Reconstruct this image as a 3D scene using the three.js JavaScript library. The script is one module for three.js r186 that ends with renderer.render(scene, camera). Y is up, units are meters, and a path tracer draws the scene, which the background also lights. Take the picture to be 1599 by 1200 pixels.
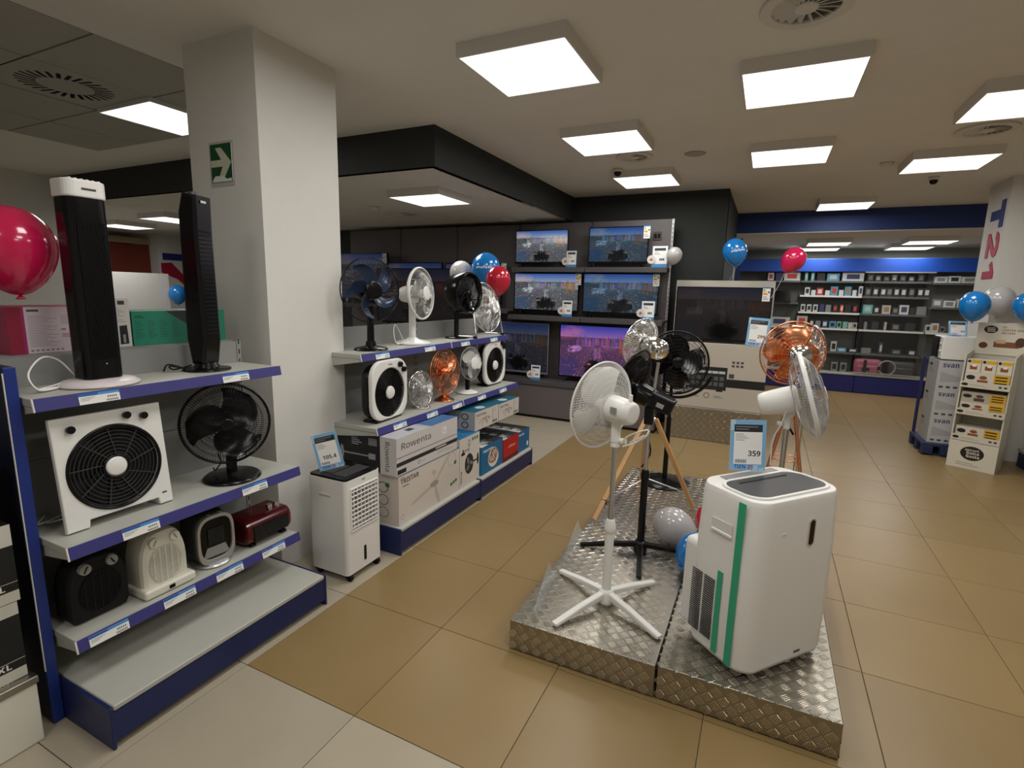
import * as THREE from 'three';
import { RoundedBoxGeometry } from 'three/addons/geometries/RoundedBoxGeometry.js';
import { mergeGeometries } from 'three/addons/utils/BufferGeometryUtils.js';
import { RectAreaLightUniformsLib } from 'three/addons/lights/RectAreaLightUniformsLib.js';

// ---------- camera, light, exposure ----------
const scene = new THREE.Scene();
const camera = new THREE.PerspectiveCamera(2 * Math.atan(600 / 813.95) * 180 / Math.PI, 1599 / 1200, 0.05, 60);
camera.position.set(1.2715, 1.6077, 1.9235);
camera.rotation.order = 'YXZ';
camera.rotation.set(-0.1729, 0.44752, 0.0239);
const renderer = new THREE.WebGLRenderer({ antialias: true });
renderer.toneMapping = THREE.LinearToneMapping;
renderer.toneMappingExposure = 1.0;
renderer.shadowMap.enabled = true;
scene.background = new THREE.Color(0x000000);
RectAreaLightUniformsLib.init();
const LAMP = { color: new THREE.Color().setRGB(1, 0.98, 0.945), power: 10.8, glow: 1.7 };
const H = 2.86, HL = 2.56;   // main ceiling, lowered ceilings

// ---------- helpers ----------
let seed = 7;
const rnd = () => { seed = (seed * 16807) % 2147483647; return seed / 2147483647; };
const R = (d) => d * Math.PI / 180;
const taken = {};
function numbered(n) { taken[n] = (taken[n] || 0) + 1; return taken[n] === 1 ? n : `${n}_${String(taken[n] - 1).padStart(3, '0')}`; }
const V = (x, y, z) => new THREE.Vector3(x, y, z);
function norm(g) {
  const n = g.index ? g.toNonIndexed() : g;
  for (const k of Object.keys(n.attributes)) if (!['position', 'normal', 'uv'].includes(k)) n.deleteAttribute(k);
  if (!n.attributes.uv) n.setAttribute('uv', new THREE.BufferAttribute(new Float32Array(n.attributes.position.count * 2), 2));
  n.morphAttributes = {}; n.clearGroups();
  return n;
}
const join = (gs) => { const a = [].concat(gs); return a.length === 1 ? a[0] : mergeGeometries(a.map(norm), false); };
function mesh(name, gs, mat) { const m = new THREE.Mesh(join(gs), mat); m.name = name; m.castShadow = m.receiveShadow = true; return m; }
function obj(name, gs, mat, parent) {            // a part, in its parent's own axes
  const m = mesh(name, gs, mat); parent.add(m); return m;
}
function wobj(name, gs, mat, parent) {           // a part given in world axes
  const m = mesh(name, gs, mat); parent.updateWorldMatrix(true, false);
  m.geometry.applyMatrix4(parent.matrixWorld.clone().invert()); parent.add(m); return m;
}
function thing(name, label, category, p = [0, 0, 0], turn = 0, group) {
  const o = new THREE.Group(); o.name = numbered(name); scene.add(o); o.position.set(...p); o.rotation.y = turn;
  o.userData = { label, category }; if (group) o.userData.group = group; return o;
}
function tag(o, label, category, group) { o.name = numbered(o.name); o.userData = { label, category }; if (group) o.userData.group = group; scene.add(o); return o; }
function struct(name, gs, mat, label, category) { const m = mesh(name, gs, mat); m.userData = { kind: 'structure', label, category }; scene.add(m); return m; }
function sgroup(name, label, category) { const g = new THREE.Group(); g.name = name; g.userData = { kind: 'structure', label, category }; scene.add(g); return g; }
// geometries
const T = (g, x, y, z) => g.translate(x, y, z);
const bx = (w, h, d, x = 0, y = 0, z = 0) => T(new THREE.BoxGeometry(w, h, d), x, y, z);
const b6 = (x0, x1, y0, y1, z0, z1) => bx(Math.abs(x1 - x0), Math.abs(y1 - y0), Math.abs(z1 - z0), (x0 + x1) / 2, (y0 + y1) / 2, (z0 + z1) / 2);
const rb = (w, h, d, r, x = 0, y = 0, z = 0, s = 2) => T(new RoundedBoxGeometry(w, h, d, s, Math.min(r, w / 2.01, h / 2.01, d / 2.01)), x, y, z);
const cy = (r0, r1, h, x = 0, y = 0, z = 0, n = 24) => T(new THREE.CylinderGeometry(r0, r1, h, n), x, y, z);
const la = (pts, n = 40) => new THREE.LatheGeometry(pts.map(([r, y]) => new THREE.Vector2(r, y)), n);
const to = (r, t, x = 0, y = 0, z = 0, n = 48, k = 6) => T(new THREE.TorusGeometry(r, t, k, n), x, y, z);
const sph = (r, x = 0, y = 0, z = 0, n = 20) => T(new THREE.SphereGeometry(r, n, n / 2 | 0), x, y, z);
function wire(pts, r, k = 5, n = 0, closed = false) {
  const c = new THREE.CatmullRomCurve3(pts.map((p) => V(...p)), closed, 'centripetal');
  return new THREE.TubeGeometry(c, n || Math.max(2, (pts.length - 1) * 4), r, k, closed);
}
function rod(a, b, r, k = 10, r2) {                // straight round bar
  const A = V(...a), B = V(...b), d = B.clone().sub(A), g = new THREE.CylinderGeometry(r2 ?? r, r, d.length(), k);
  g.applyQuaternion(new THREE.Quaternion().setFromUnitVectors(V(0, 1, 0), d.clone().normalize()));
  return T(g, ...A.add(B).multiplyScalar(0.5).toArray());
}
function bar(a, b, w, h) {                        // straight square bar
  const A = V(...a), B = V(...b), d = B.clone().sub(A), g = new RoundedBoxGeometry(w, d.length(), h, 1, Math.min(w, h) * 0.15);
  g.applyQuaternion(new THREE.Quaternion().setFromUnitVectors(V(0, 1, 0), d.clone().normalize()));
  return T(g, ...A.add(B).multiplyScalar(0.5).toArray());
}
const rx = (g, a) => g.rotateX(a), ry = (g, a) => g.rotateY(a), rz = (g, a) => g.rotateZ(a);
function ext(pts, depth, bevel = 0, holes = []) {  // outline in x,y extruded along z, centred on z
  const s = new THREE.Shape(pts.map(([x, y]) => new THREE.Vector2(x, y)));
  for (const h of holes) s.holes.push(new THREE.Path(h.map(([x, y]) => new THREE.Vector2(x, y))));
  const g = new THREE.ExtrudeGeometry(s, { depth: depth - 2 * bevel, bevelEnabled: bevel > 0, bevelSize: bevel, bevelThickness: bevel, bevelOffset: -bevel, bevelSegments: 2, curveSegments: 8 });
  return T(g, 0, 0, -(depth - 2 * bevel) / 2);
}
function rr(w, h, r, n = 6, cx = 0, cyy = 0) {     // rounded rectangle outline
  const p = [];
  for (const [sx, sy, a0] of [[1, 1, 0], [-1, 1, 90], [-1, -1, 180], [1, -1, 270]])
    for (let k = 0; k <= n; k++) { const a = R(a0 + 90 * k / n); p.push([cx + sx * (w / 2 - r) + r * Math.cos(a), cyy + sy * (h / 2 - r) + r * Math.sin(a)]); }
  return p;
}
const ring = (r, n = 48, cx = 0, cyy = 0) => Array.from({ length: n }, (_, k) => [cx + r * Math.cos(k / n * 2 * Math.PI), cyy + r * Math.sin(k / n * 2 * Math.PI)]);
function metreUV(g) {                              // uv in metres from the face's main axis
  const n = norm(g), p = n.attributes.position, q = n.attributes.normal, uv = n.attributes.uv;
  for (let i = 0; i < p.count; i++) {
    const x = Math.abs(q.getX(i)), y = Math.abs(q.getY(i)), z = Math.abs(q.getZ(i));
    if (y >= x && y >= z) uv.setXY(i, p.getX(i), p.getZ(i)); else if (x >= z) uv.setXY(i, p.getZ(i), p.getY(i)); else uv.setXY(i, p.getX(i), p.getY(i));
  }
  return n;
}
// textures
function ctex(w, h, draw) {
  const c = document.createElement('canvas'); c.width = w; c.height = h; draw(c.getContext('2d'), w, h);
  const t = new THREE.CanvasTexture(c); t.colorSpace = THREE.SRGBColorSpace; return t;
}
function noiseTex(n, oct, lo, hi, srgb = false) {  // tileable value noise, grey
  const a = new Float32Array(n * n);
  let amp = 1, tot = 0;
  for (const f of oct) {
    const gr = Array.from({ length: f * f }, rnd);
    for (let y = 0; y < n; y++) for (let x = 0; x < n; x++) {
      const u = x / n * f, v = y / n * f, i = u | 0, j = v | 0; let fu = u - i, fv = v - j; fu = fu * fu * (3 - 2 * fu); fv = fv * fv * (3 - 2 * fv);
      const q = (ii, jj) => gr[(jj % f) * f + ii % f];
      a[y * n + x] += amp * ((q(i, j) * (1 - fu) + q(i + 1, j) * fu) * (1 - fv) + (q(i, j + 1) * (1 - fu) + q(i + 1, j + 1) * fu) * fv);
    }
    tot += amp; amp *= 0.62;
  }
  const d = new Uint8Array(n * n * 4);
  for (let k = 0; k < n * n; k++) { const v = 255 * (lo + (hi - lo) * a[k] / tot); d.set([v, v, v, 255], k * 4); }
  const t = new THREE.DataTexture(d, n, n); t.wrapS = t.wrapT = THREE.RepeatWrapping; t.magFilter = THREE.LinearFilter; t.minFilter = THREE.LinearMipmapLinearFilter; t.generateMipmaps = true;
  if (srgb) t.colorSpace = THREE.SRGBColorSpace; t.needsUpdate = true; return t;
}
// materials
function mat(r, g, b, rough = 0.5, o = {}) { return new THREE.MeshStandardMaterial({ color: new THREE.Color().setRGB(r, g, b), roughness: rough, ...o }); }
function phys(r, g, b, rough, spec) { return new THREE.MeshPhysicalMaterial({ color: new THREE.Color().setRGB(r, g, b), roughness: rough, specularIntensity: spec }); }
const mottled = noiseTex(256, [4, 9, 23, 61], 0.955, 1.0, true), fineBump = noiseTex(256, [64, 128], 0, 1), roughMap = noiseTex(256, [3, 8, 20], 0.86, 1.0);
const rep = (t, s) => { const c = t.clone(); c.repeat.set(s, s); c.needsUpdate = true; return c; };
const mot1 = rep(mottled, 0.5), bump4 = rep(fineBump, 4);
const M = {
  plaster: mat(0.74, 0.725, 0.685, 0.9, { map: mot1, bumpMap: bump4, bumpScale: 0.0006 }),
  ceil: mat(0.84, 0.82, 0.77, 0.95, { map: mot1 }),
  ceilTile: mat(0.44, 0.43, 0.39, 0.85, { map: rep(mottled, 1.2) }),
  lowCeil: mat(0.8, 0.78, 0.73, 0.95, { map: mot1 }),
  dark: mat(0.022, 0.025, 0.023, 0.75, { map: mot1 }),
  beam: mat(0.012, 0.035, 0.16, 0.6, { map: mot1 }),
  joint: mat(0.1, 0.085, 0.065, 0.9),
  white: mat(0.8, 0.79, 0.76, 0.33), whiteMatt: mat(0.7, 0.68, 0.64, 0.6), cream: mat(0.72, 0.7, 0.6, 0.45),
  black: phys(0.004, 0.004, 0.0045, 0.2, 0.6), blackMatt: phys(0.007, 0.007, 0.007, 0.6, 0.5), dgrey: mat(0.04, 0.04, 0.042, 0.45), grey: mat(0.28, 0.28, 0.27, 0.5),
  chrome: mat(0.78, 0.78, 0.77, 0.12, { metalness: 1 }), steel: mat(0.55, 0.54, 0.52, 0.3, { metalness: 1 }), silver: mat(0.5, 0.5, 0.5, 0.35, { metalness: 0.7 }),
  copper: mat(0.84, 0.36, 0.19, 0.2, { metalness: 1 }),
  navy: mat(0.006, 0.014, 0.088, 0.45), rail: mat(0.044, 0.042, 0.2, 0.38), blueEnd: mat(0.008, 0.028, 0.2, 0.45), endShaded: mat(0.006, 0.01, 0.035, 0.5),  // end panel has two blues: its own, and one darkened for shade
  shelf: mat(0.47, 0.47, 0.42, 0.45, { map: rep(mottled, 2) }), backGrey: mat(0.26, 0.26, 0.25, 0.6),
  tvPanel: mat(0.115, 0.1, 0.1, 0.5), tvShelf: mat(0.075, 0.07, 0.075, 0.4), tvPlinth: mat(0.13, 0.11, 0.11, 0.55),
  plate: mat(0.36, 0.335, 0.285, 0.36, { metalness: 0.95, roughnessMap: rep(roughMap, 3) }), tread: mat(0.72, 0.68, 0.6, 0.22, { metalness: 1 }),
  wood: mat(0.62, 0.36, 0.15, 0.5, { map: ctex(256, 256, (g) => { g.fillStyle = '#fff'; g.fillRect(0, 0, 256, 256); for (let k = 0; k < 60; k++) { g.fillStyle = `rgba(120,70,20,${0.06 + 0.1 * rnd()})`; g.fillRect(rnd() * 256, 0, 1 + rnd() * 5, 256); } }) }),
  lens: new THREE.MeshPhysicalMaterial({ color: 0xffffff, transmission: 1, roughness: 0.05, thickness: 0, ior: 1.45 }),
  tape: mat(0.03, 0.36, 0.2, 0.45), red: mat(0.08, 0.003, 0.006, 0.12), navyLetter: mat(0.02, 0.03, 0.2, 0.5), redLetter: mat(0.4, 0.01, 0.04, 0.5),
  glow: new THREE.MeshStandardMaterial({ color: 0xffffff, emissive: LAMP.color, emissiveIntensity: LAMP.glow, roughness: 0.5 }),
};
const balloonMat = (r, g, b, o = {}) => new THREE.MeshPhysicalMaterial({ color: new THREE.Color().setRGB(r, g, b), roughness: 0.16, clearcoat: 0.6, clearcoatRoughness: 0.05, ...o });
const B = { pink: balloonMat(0.62, 0.012, 0.085), red: balloonMat(0.5, 0.008, 0.035), blue: balloonMat(0.006, 0.19, 0.56), white: balloonMat(0.6, 0.58, 0.58, { transmission: 0.15 }), grey: balloonMat(0.45, 0.45, 0.44) };

// ---------- the shell ----------
{ // floor: joints are the recessed bed between 0.6 m tiles
  const f = sgroup('floor', 'shop floor of large beige and off-white tiles', 'floor');
  obj('floor_bed', b6(-13, 6.2, -0.12, -0.004, -10.4, 4.4), M.joint, f);
  const tileShape = () => { const g = metreUV(ext([[-0.2985, -0.2985], [0.2985, -0.2985], [0.2985, 0.2985], [-0.2985, 0.2985]], 0.012, 0.0012)); g.rotateX(-Math.PI / 2); return T(metreUV(g), 0, -0.006, 0); };
  const sh = [0, 1, 2].map((k) => { const g = tileShape(); const uv = g.attributes.uv; for (let i = 0; i < uv.count; i++) uv.setXY(i, uv.getX(i) * 1.1 + k * 0.37, uv.getY(i) * 1.1 + k * 0.61); return g; });
  const rm = rep(roughMap, 1);
  const beige = [1, 0.96, 1.03].map((s) => mat(0.29 * s, 0.196 * s, 0.08 * s, 0.38, { map: mottled, roughnessMap: rm }));
  const pale = [1, 0.97, 1.03].map((s) => mat(0.43 * s, 0.375 * s, 0.28 * s, 0.38, { map: mottled, roughnessMap: rm }));
  const rest = [[], []];
  let count = 0;
  const cells = [];
  for (let i = -21; i <= 9; i++) for (let j = -17; j <= 6; j++) {
    const x = i * 0.6 + 0.3, z = j * 0.6 + 0.3, isPale = i < -1 || j >= 1;
    const d = Math.hypot(x - 1.27, z - 1.92), seen = x > -1.3 && x < 4.4 && z < 1.9 && z > -9.2 && (x - 1.27) < 0.62 * (1.92 - z) + 0.8;
    cells.push({ x, z, isPale, d: seen ? d : d + 100 });
  }
  cells.sort((a, b) => a.d - b.d);
  for (const c of cells) {
    const k = (rnd() * 3) | 0;
    if (count < 200 && c.d < 100) { const m = obj('tile', sh[k], (c.isPale ? pale : beige)[(rnd() * 3) | 0], f); m.position.set(c.x, 0, c.z); count++; } else rest[c.isPale ? 1 : 0].push(T(sh[k].clone(), c.x, 0, c.z));
  }
  rest.forEach((r, k) => { if (r.length) obj(k ? 'pale_tiles' : 'beige_tiles', r, k ? pale[0] : beige[0], f).userData.kind = 'stuff'; });
}
// ceilings
  const VENTS = [[1.3, -0.86, 0.14], [0.05, -3.08, 0.12], [2.58, -3.2, 0.14]], VENTS_LOW = [[-2.95, -3.58, 0.17], [-1.83, -4.4, 0.14]];   // round duct openings
const slab = (x0, x1, z0, z1, y0, y1, vents) => T(rx(ext([[x0, z0], [x1, z0], [x1, z1], [x0, z1]], y1 - y0, 0, vents.map(([x, z, r]) => ring(r, 40, x, z))), Math.PI / 2), 0, (y0 + y1) / 2, 0);
{
  const c = sgroup('ceiling', 'plain white plaster ceiling over the shop floor', 'ceiling');
  obj('plaster_slab', [slab(-1.95, 6.2, -6.85, 4.4, H, H + 0.12, VENTS), b6(-6.62, -1.95, H, H + 0.12, -1.65, -1.12), b6(-6.62, -1.95, H, H + 0.12, 1.6, 4.4), b6(-6.62, -4.66, H, H + 0.12, -1.12, 1.6), b6(-6.62, -1.9, H + 0.32, H + 0.4, -1.2, 1.7), b6(-1.95, -1.9, H + 0.1, H + 0.34, -1.2, 1.7), b6(-4.72, -4.66, H + 0.1, H + 0.34, -1.2, 1.7), b6(-4.7, -1.9, H + 0.1, H + 0.34, -1.2, -1.12), b6(-4.7, -1.9, H + 0.1, H + 0.34, 1.6, 1.68)].map(metreUV), M.ceil, c);
  const nx = 4, nz = 4, w = 2.71 / nx, d = 2.72 / nz;   // square metal panels left of the pillar, laid in a dark grid
  for (let i = 0; i < nx; i++) for (let j = 0; j < nz; j++) {
    const x = -1.95 - (i + 0.5) * w, z = -1.12 + (j + 0.5) * d;
    if (i === 1 && j < 2) continue;                      // a flush light and a swirl diffuser sit in these cells
    const g = rx(ext(rr(w - 0.013, d - 0.013, 0.003, 2), 0.02, 0.002), Math.PI / 2);
    obj('ceiling_panel', metreUV(T(g, x, H + 0.008, z)), M.ceilTile, c);
  }
  obj('grid_backing', [b6(-4.66, -3.305, H + 0.019, H + 0.024, -1.12, 1.6), b6(-2.6275, -1.95, H + 0.019, H + 0.024, -1.12, 1.6), b6(-3.305, -2.6275, H + 0.019, H + 0.024, -1.12, -0.44), b6(-3.305, -2.6275, H + 0.019, H + 0.024, 0.24, 1.6)], M.joint, c);
  struct('ceiling_lowered', [slab(-13, -1.16, -4.9, -1.64, HL, HL + 0.05, VENTS_LOW)].map(metreUV), M.lowCeil, 'lowered white ceiling above the television wall', 'ceiling');
  struct('ceiling_far', [b6(0.4, 6.2, HL, HL + 0.05, -10.4, -6.86)].map(metreUV), M.lowCeil, 'lowered white ceiling beyond the blue beam', 'ceiling');
  struct('trim_1', [b6(-13, -1.14, HL, H, -1.69, -1.63), b6(-1.2, -1.14, HL, H, -4.86, -1.69)].map(metreUV), M.dark, 'dark grey fascia around the lowered ceiling', 'fascia');
  struct('trim_2', [b6(0.75, 6.2, 2.57, H, -6.92, -6.85)].map(metreUV), M.beam, 'dark blue beam below the ceiling in front of the accessories room', 'beam');
}
struct('wall_back', [b6(-13, 0.75, 0, H, -5.0, -4.86), b6(0.66, 0.75, 0, H, -6.9, -4.9)].map(metreUV), M.dark, 'dark grey wall behind the television display', 'wall');
struct('wall_far', [b6(0.4, 6.2, 0, HL, -10.4, -9.75), b6(0.4, 0.66, 0, HL, -9.75, -6.9)].map(metreUV), mat(0.3, 0.31, 0.3, 0.7, { map: mot1 }), 'grey wall behind the accessory shelves', 'wall');
struct('wall_right', [b6(6.0, 6.2, 0, H, -10.4, 4.4)].map(metreUV), M.plaster, 'white side wall of the shop beyond the coffee stand', 'wall');
struct('wall_front', [b6(-6.62, 6.2, 0, H, 4.2, 4.4)].map(metreUV), M.plaster, 'white wall closing the shop on the entrance side', 'wall');
struct('wall_left', [b6(-6.8, -6.62, 0, H, -1.8, 4.4)].map(metreUV), M.plaster, 'white side wall behind the tower fans', 'wall');
struct('wall_end', [b6(-13.1, -12.9, 0, HL + 0.1, -5, -1.6), b6(-13, -6.8, 0, HL + 0.1, -1.66, -1.5)].map(metreUV), M.plaster, 'white end wall of the side hall', 'wall');
{ // free-standing pillar with a low plinth line
  const p = sgroup('pillar', 'white square pillar between the two shelving runs', 'pillar');
  obj('shaft', metreUV(b6(-1.66, -1.115, 0, H, -0.575, -0.03)), M.plaster, p);
  const q = sgroup('pillar_lettered', 'white pillar with rotated blue and red letters beside the coffee stand', 'pillar');
  obj('shaft', metreUV(b6(3.325, 4.3, 0, H, -5.65, -5.06)), M.plaster, q);
  const glyph = (pts, m, y, holes) => { const g = ext(pts, 0.008); g.rotateZ(-Math.PI / 2); g.rotateY(-Math.PI / 2); obj('letter', T(g, 3.321, y, -5.3), m, q); };
  const s = 0.3, box = (x0, x1, y0, y1) => [[x0 * s, y0 * s], [x1 * s, y0 * s], [x1 * s, y1 * s], [x0 * s, y1 * s]];
  glyph([[-0.16, -0.5], [0.16, -0.5], [0.16, 0.22], [0.45, 0.22], [0.45, 0.5], [-0.45, 0.5], [-0.45, 0.22], [-0.16, 0.22]].map(([a, b]) => [a * s, b * s * 1.15]), M.navyLetter, 2.52);
  glyph([[-0.42, -0.5], [0.42, -0.5], [0.42, -0.28], [-0.05, -0.28], [0.36, 0.06], [0.42, 0.22], [0.36, 0.4], [0.15, 0.5], [-0.15, 0.5], [-0.36, 0.42], [-0.44, 0.24], [-0.2, 0.2], [-0.1, 0.3], [0.08, 0.29], [0.15, 0.18], [-0.42, -0.3]].map(([a, b]) => [a * s, b * s * 1.05]), M.redLetter, 2.215);
  glyph([[0, -0.5], [0.26, -0.5], [0.26, 0.5], [0.05, 0.5], [-0.32, 0.22], [-0.22, 0.04], [0, 0.2]].map(([a, b]) => [a * s, b * s]), M.redLetter, 1.95);
}

// ---------- ceiling fittings ----------
function ceilingLight(x, z, y, label, w = 0.6, d = 0.6, deep = 0.07) {
  const t = thing('ceiling_light', label, 'ceiling light', [x, y, z], 0, 'square ceiling lights');
  const o = rr(w, d, 0.004, 2), i = rr(w - 0.024, d - 0.024, 0.003, 2);
  obj('frame', [T(rx(ext(o, deep, 0.001, [i]), Math.PI / 2), 0, -deep / 2, 0), bx(w - 0.02, 0.008, d - 0.02, 0, -0.006, 0)], M.whiteMatt, t);
  obj('diffuser', bx(w - 0.026, 0.006, d - 0.026, 0, -deep + 0.007, 0), M.glow, t);
  const l = new THREE.RectAreaLight(LAMP.color, LAMP.power, w - 0.04, d - 0.04);
  l.position.set(0, -deep - 0.002, 0); l.rotation.x = -Math.PI / 2; l.castShadow = true; t.add(l);
  return t;
}
ceilingLight(0.01, -0.87, H, 'large square ceiling light, nearest of the row ahead of the white pillar');
ceilingLight(0.01, -2.37, H, 'square ceiling light, second of the row leading to the dark wall');
ceilingLight(0.01, -3.87, H, 'square ceiling light close to the dark wall beside a black camera');
ceilingLight(1.32, -1.63, H, 'large square ceiling light above the portable air conditioner');
ceilingLight(1.32, -3.3, H, 'square ceiling light above the boxed television display');
ceilingLight(2.57, -2.42, H, 'square ceiling light cut by the picture edge over the aisle');
ceilingLight(2.55, -4.0, H, 'square ceiling light above the aisle near the lettered pillar');
ceilingLight(2.03, -6.15, H, 'small-looking square ceiling light in front of the blue beam');
ceilingLight(-1.84, -2.59, HL, 'square ceiling light on the lowered ceiling above the shelf fans');
ceilingLight(2.05, -8.0, HL, 'long-looking ceiling light beyond the blue beam, over the phone shelves');
ceilingLight(3.35, -8.0, HL, 'ceiling light beyond the blue beam, near the lettered pillar');
ceilingLight(2.0, -9.0, HL, 'ceiling light close to the phone shelves, behind its neighbour');
ceilingLight(3.3, -9.0, HL, 'ceiling light close to the far glass cabinet');
ceilingLight(-8.0, -3.1, HL, 'distant ceiling light seen between the two tower fans');
ceilingLight(-6.3, -2.8, HL, 'distant ceiling light half behind the slim black tower fan');
{ // flush panel in the metal ceiling
  const t = ceilingLight(-2.95, -0.735, H + 0.004, 'flush bright panel set in the metal ceiling left of the pillar', 0.63, 0.63, 0.03);
}
// the same grid goes on over and behind the place where the photographer stands
ceilingLight(0.01, 0.63, H, 'square ceiling light over the floor in front of the empty shelf base');
ceilingLight(1.32, 0.9, H, 'square ceiling light above the photographer');
ceilingLight(2.57, -0.6, H, 'square ceiling light over the side aisle');
ceilingLight(0.01, 2.6, H, 'square ceiling light behind the photographer');
ceilingLight(2.57, 1.4, H, 'square ceiling light behind the side aisle');
const duct = mat(0.34, 0.34, 0.33, 0.55);           // bare sheet metal inside the air ducts
function roundDiffuser(x, z, y, r, label, n) {
  const t = thing('air_diffuser', label, 'air vent', [x, y, z], 0, 'round ceiling air vents');
  obj('ring', rx(ext(ring(r + 0.045), 0.014, 0.003, [ring(r - 0.004)]), Math.PI / 2).translate(0, -0.0085, 0), M.whiteMatt, t);
  obj('throat', la([[r - 0.003, -0.004], [r - 0.003, 0.24], [0, 0.242], [0, 0.248], [r - 0.001, 0.246], [r - 0.001, -0.004], [r - 0.003, -0.004]], 40), duct, t);
  obj('hub', la([[0, -0.02], [r * 0.32, -0.018], [r * 0.36, -0.004], [0, -0.002]]), M.whiteMatt, t);
  for (let k = 0; k < n; k++) obj('vane', ry(T(rx(bx(r * 0.66, 0.003, 0.026), 0.8), r * 0.66, -0.004, 0), k / n * 2 * Math.PI), M.whiteMatt, t);
}
{ // square face plate cut with slanted slots, air box above it
  const t = thing('air_diffuser', 'swirl air vent with dark slots in the metal ceiling', 'air vent', [-2.966, H, -0.1], 0, 'round ceiling air vents');
  const holes = Array.from({ length: 28 }, (_, k) => { const a = k / 28 * 2 * Math.PI, c = Math.cos(a), s = Math.sin(a); return [[0.145, 0.018], [0.25, 0.018], [0.25, 0.041], [0.145, 0.041]].map(([p, q]) => [p * c - q * s, p * s + q * c]); });
  obj('plate', metreUV(rx(ext(rr(0.664, 0.666, 0.003, 2), 0.001, 0, holes), Math.PI / 2).translate(0, 0.002, 0)), M.ceilTile, t);
  obj('air_box', [b6(-0.338, 0.338, 0.25, 0.26, -0.339, 0.339), b6(-0.338, -0.33, 0.03, 0.25, -0.339, 0.339), b6(0.33, 0.338, 0.03, 0.25, -0.339, 0.339), b6(-0.33, 0.33, 0.03, 0.25, -0.339, -0.331), b6(-0.33, 0.33, 0.03, 0.25, 0.331, 0.339)], duct, t);
}
roundDiffuser(1.3, -0.86, H, 0.14, 'round air vent with crumpled vanes at the top picture edge', 18);
roundDiffuser(0.05, -3.08, H, 0.12, 'round air vent behind the second light of the row', 16);
roundDiffuser(2.58, -3.2, H, 0.14, 'round air vent behind the light at the picture edge', 18);
roundDiffuser(-2.95, -3.58, HL, 0.17, 'round air vent beside the light on the lowered ceiling', 16);
roundDiffuser(-1.83, -4.4, HL, 0.14, 'round air vent on the lowered ceiling close to the television wall', 16);
function sensor(x, z, y, label) {
  const t = thing('smoke_detector', label, 'smoke detector', [x, y, z]);
  obj('base', la([[0, 0], [0.055, 0], [0.055, -0.014], [0, -0.014]]), M.whiteMatt, t); obj('dome', la([[0.046, -0.014], [0.044, -0.03], [0.03, -0.045], [0, -0.047]]), M.whiteMatt, t);
}
sensor(2.13, -4.09, H, 'small white smoke detector left of the aisle light'); sensor(-2.95, -3.07, HL, 'small white smoke detector on the lowered ceiling');
{ const t = thing('blanking_cap', 'flat beige round cap on the plaster ceiling', 'ceiling cap', [0.567, H, -3.17]); obj('cap', la([[0, -0.008], [0.085, -0.006], [0.09, 0], [0, 0]]), M.ceilTile, t); }
function dome(x, z, label) {
  const t = thing('security_camera', label, 'camera', [x, H, z]);
  obj('mount', la([[0, 0], [0.05, 0], [0.045, -0.03], [0, -0.03]]), M.whiteMatt, t); obj('dome', la([[0.036, -0.03], [0.034, -0.052], [0.02, -0.068], [0, -0.072]]), M.black, t);
}
dome(-0.21, -3.5, 'black dome camera beside the light near the dark wall'); dome(2.66, -4.9, 'black dome camera below the aisle light');
{ // running-direction sign on the pillar's side face, in a torn plastic pocket
  const t = thing('exit_sign', 'green arrow sign in a clear pocket on the pillar', 'sign', [-1.4, 2.245, -0.0285]);
  const arrow = ctex(256, 320, (g, w, h) => { g.fillStyle = '#0d4a2d'; g.fillRect(0, 0, w, h); g.fillStyle = '#c9c9b4'; g.beginPath(); for (const [x, y] of [[0, 0.42], [0.5, 0.42], [0.24, 0.1], [0.52, 0.1], [0.98, 0.5], [0.6, 0.92], [0.34, 0.92], [0.56, 0.6], [0, 0.6]]) g.lineTo(x * w, y * h); g.fill(); });
  obj('sheet', bx(0.165, 0.19, 0.003, 0, 0.005, 0.0035), [M.white, M.white, M.white, M.white, new THREE.MeshStandardMaterial({ map: arrow, roughness: 0.5 }), M.white], t);
  obj('pocket', ext(rr(0.19, 0.225, 0.006, 2), 0.002, 0), mat(0.5, 0.5, 0.46, 0.25), t);
  obj('torn_edge', ext([[-0.075, -0.09], [0.075, -0.09], [0.075, -0.075], [0.04, -0.078], [0.01, -0.062], [-0.05, -0.06], [-0.07, -0.078]], 0.002).translate(0, 0, 0.006), mat(0.75, 0.8, 0.78, 0.2), t);
}

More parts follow.
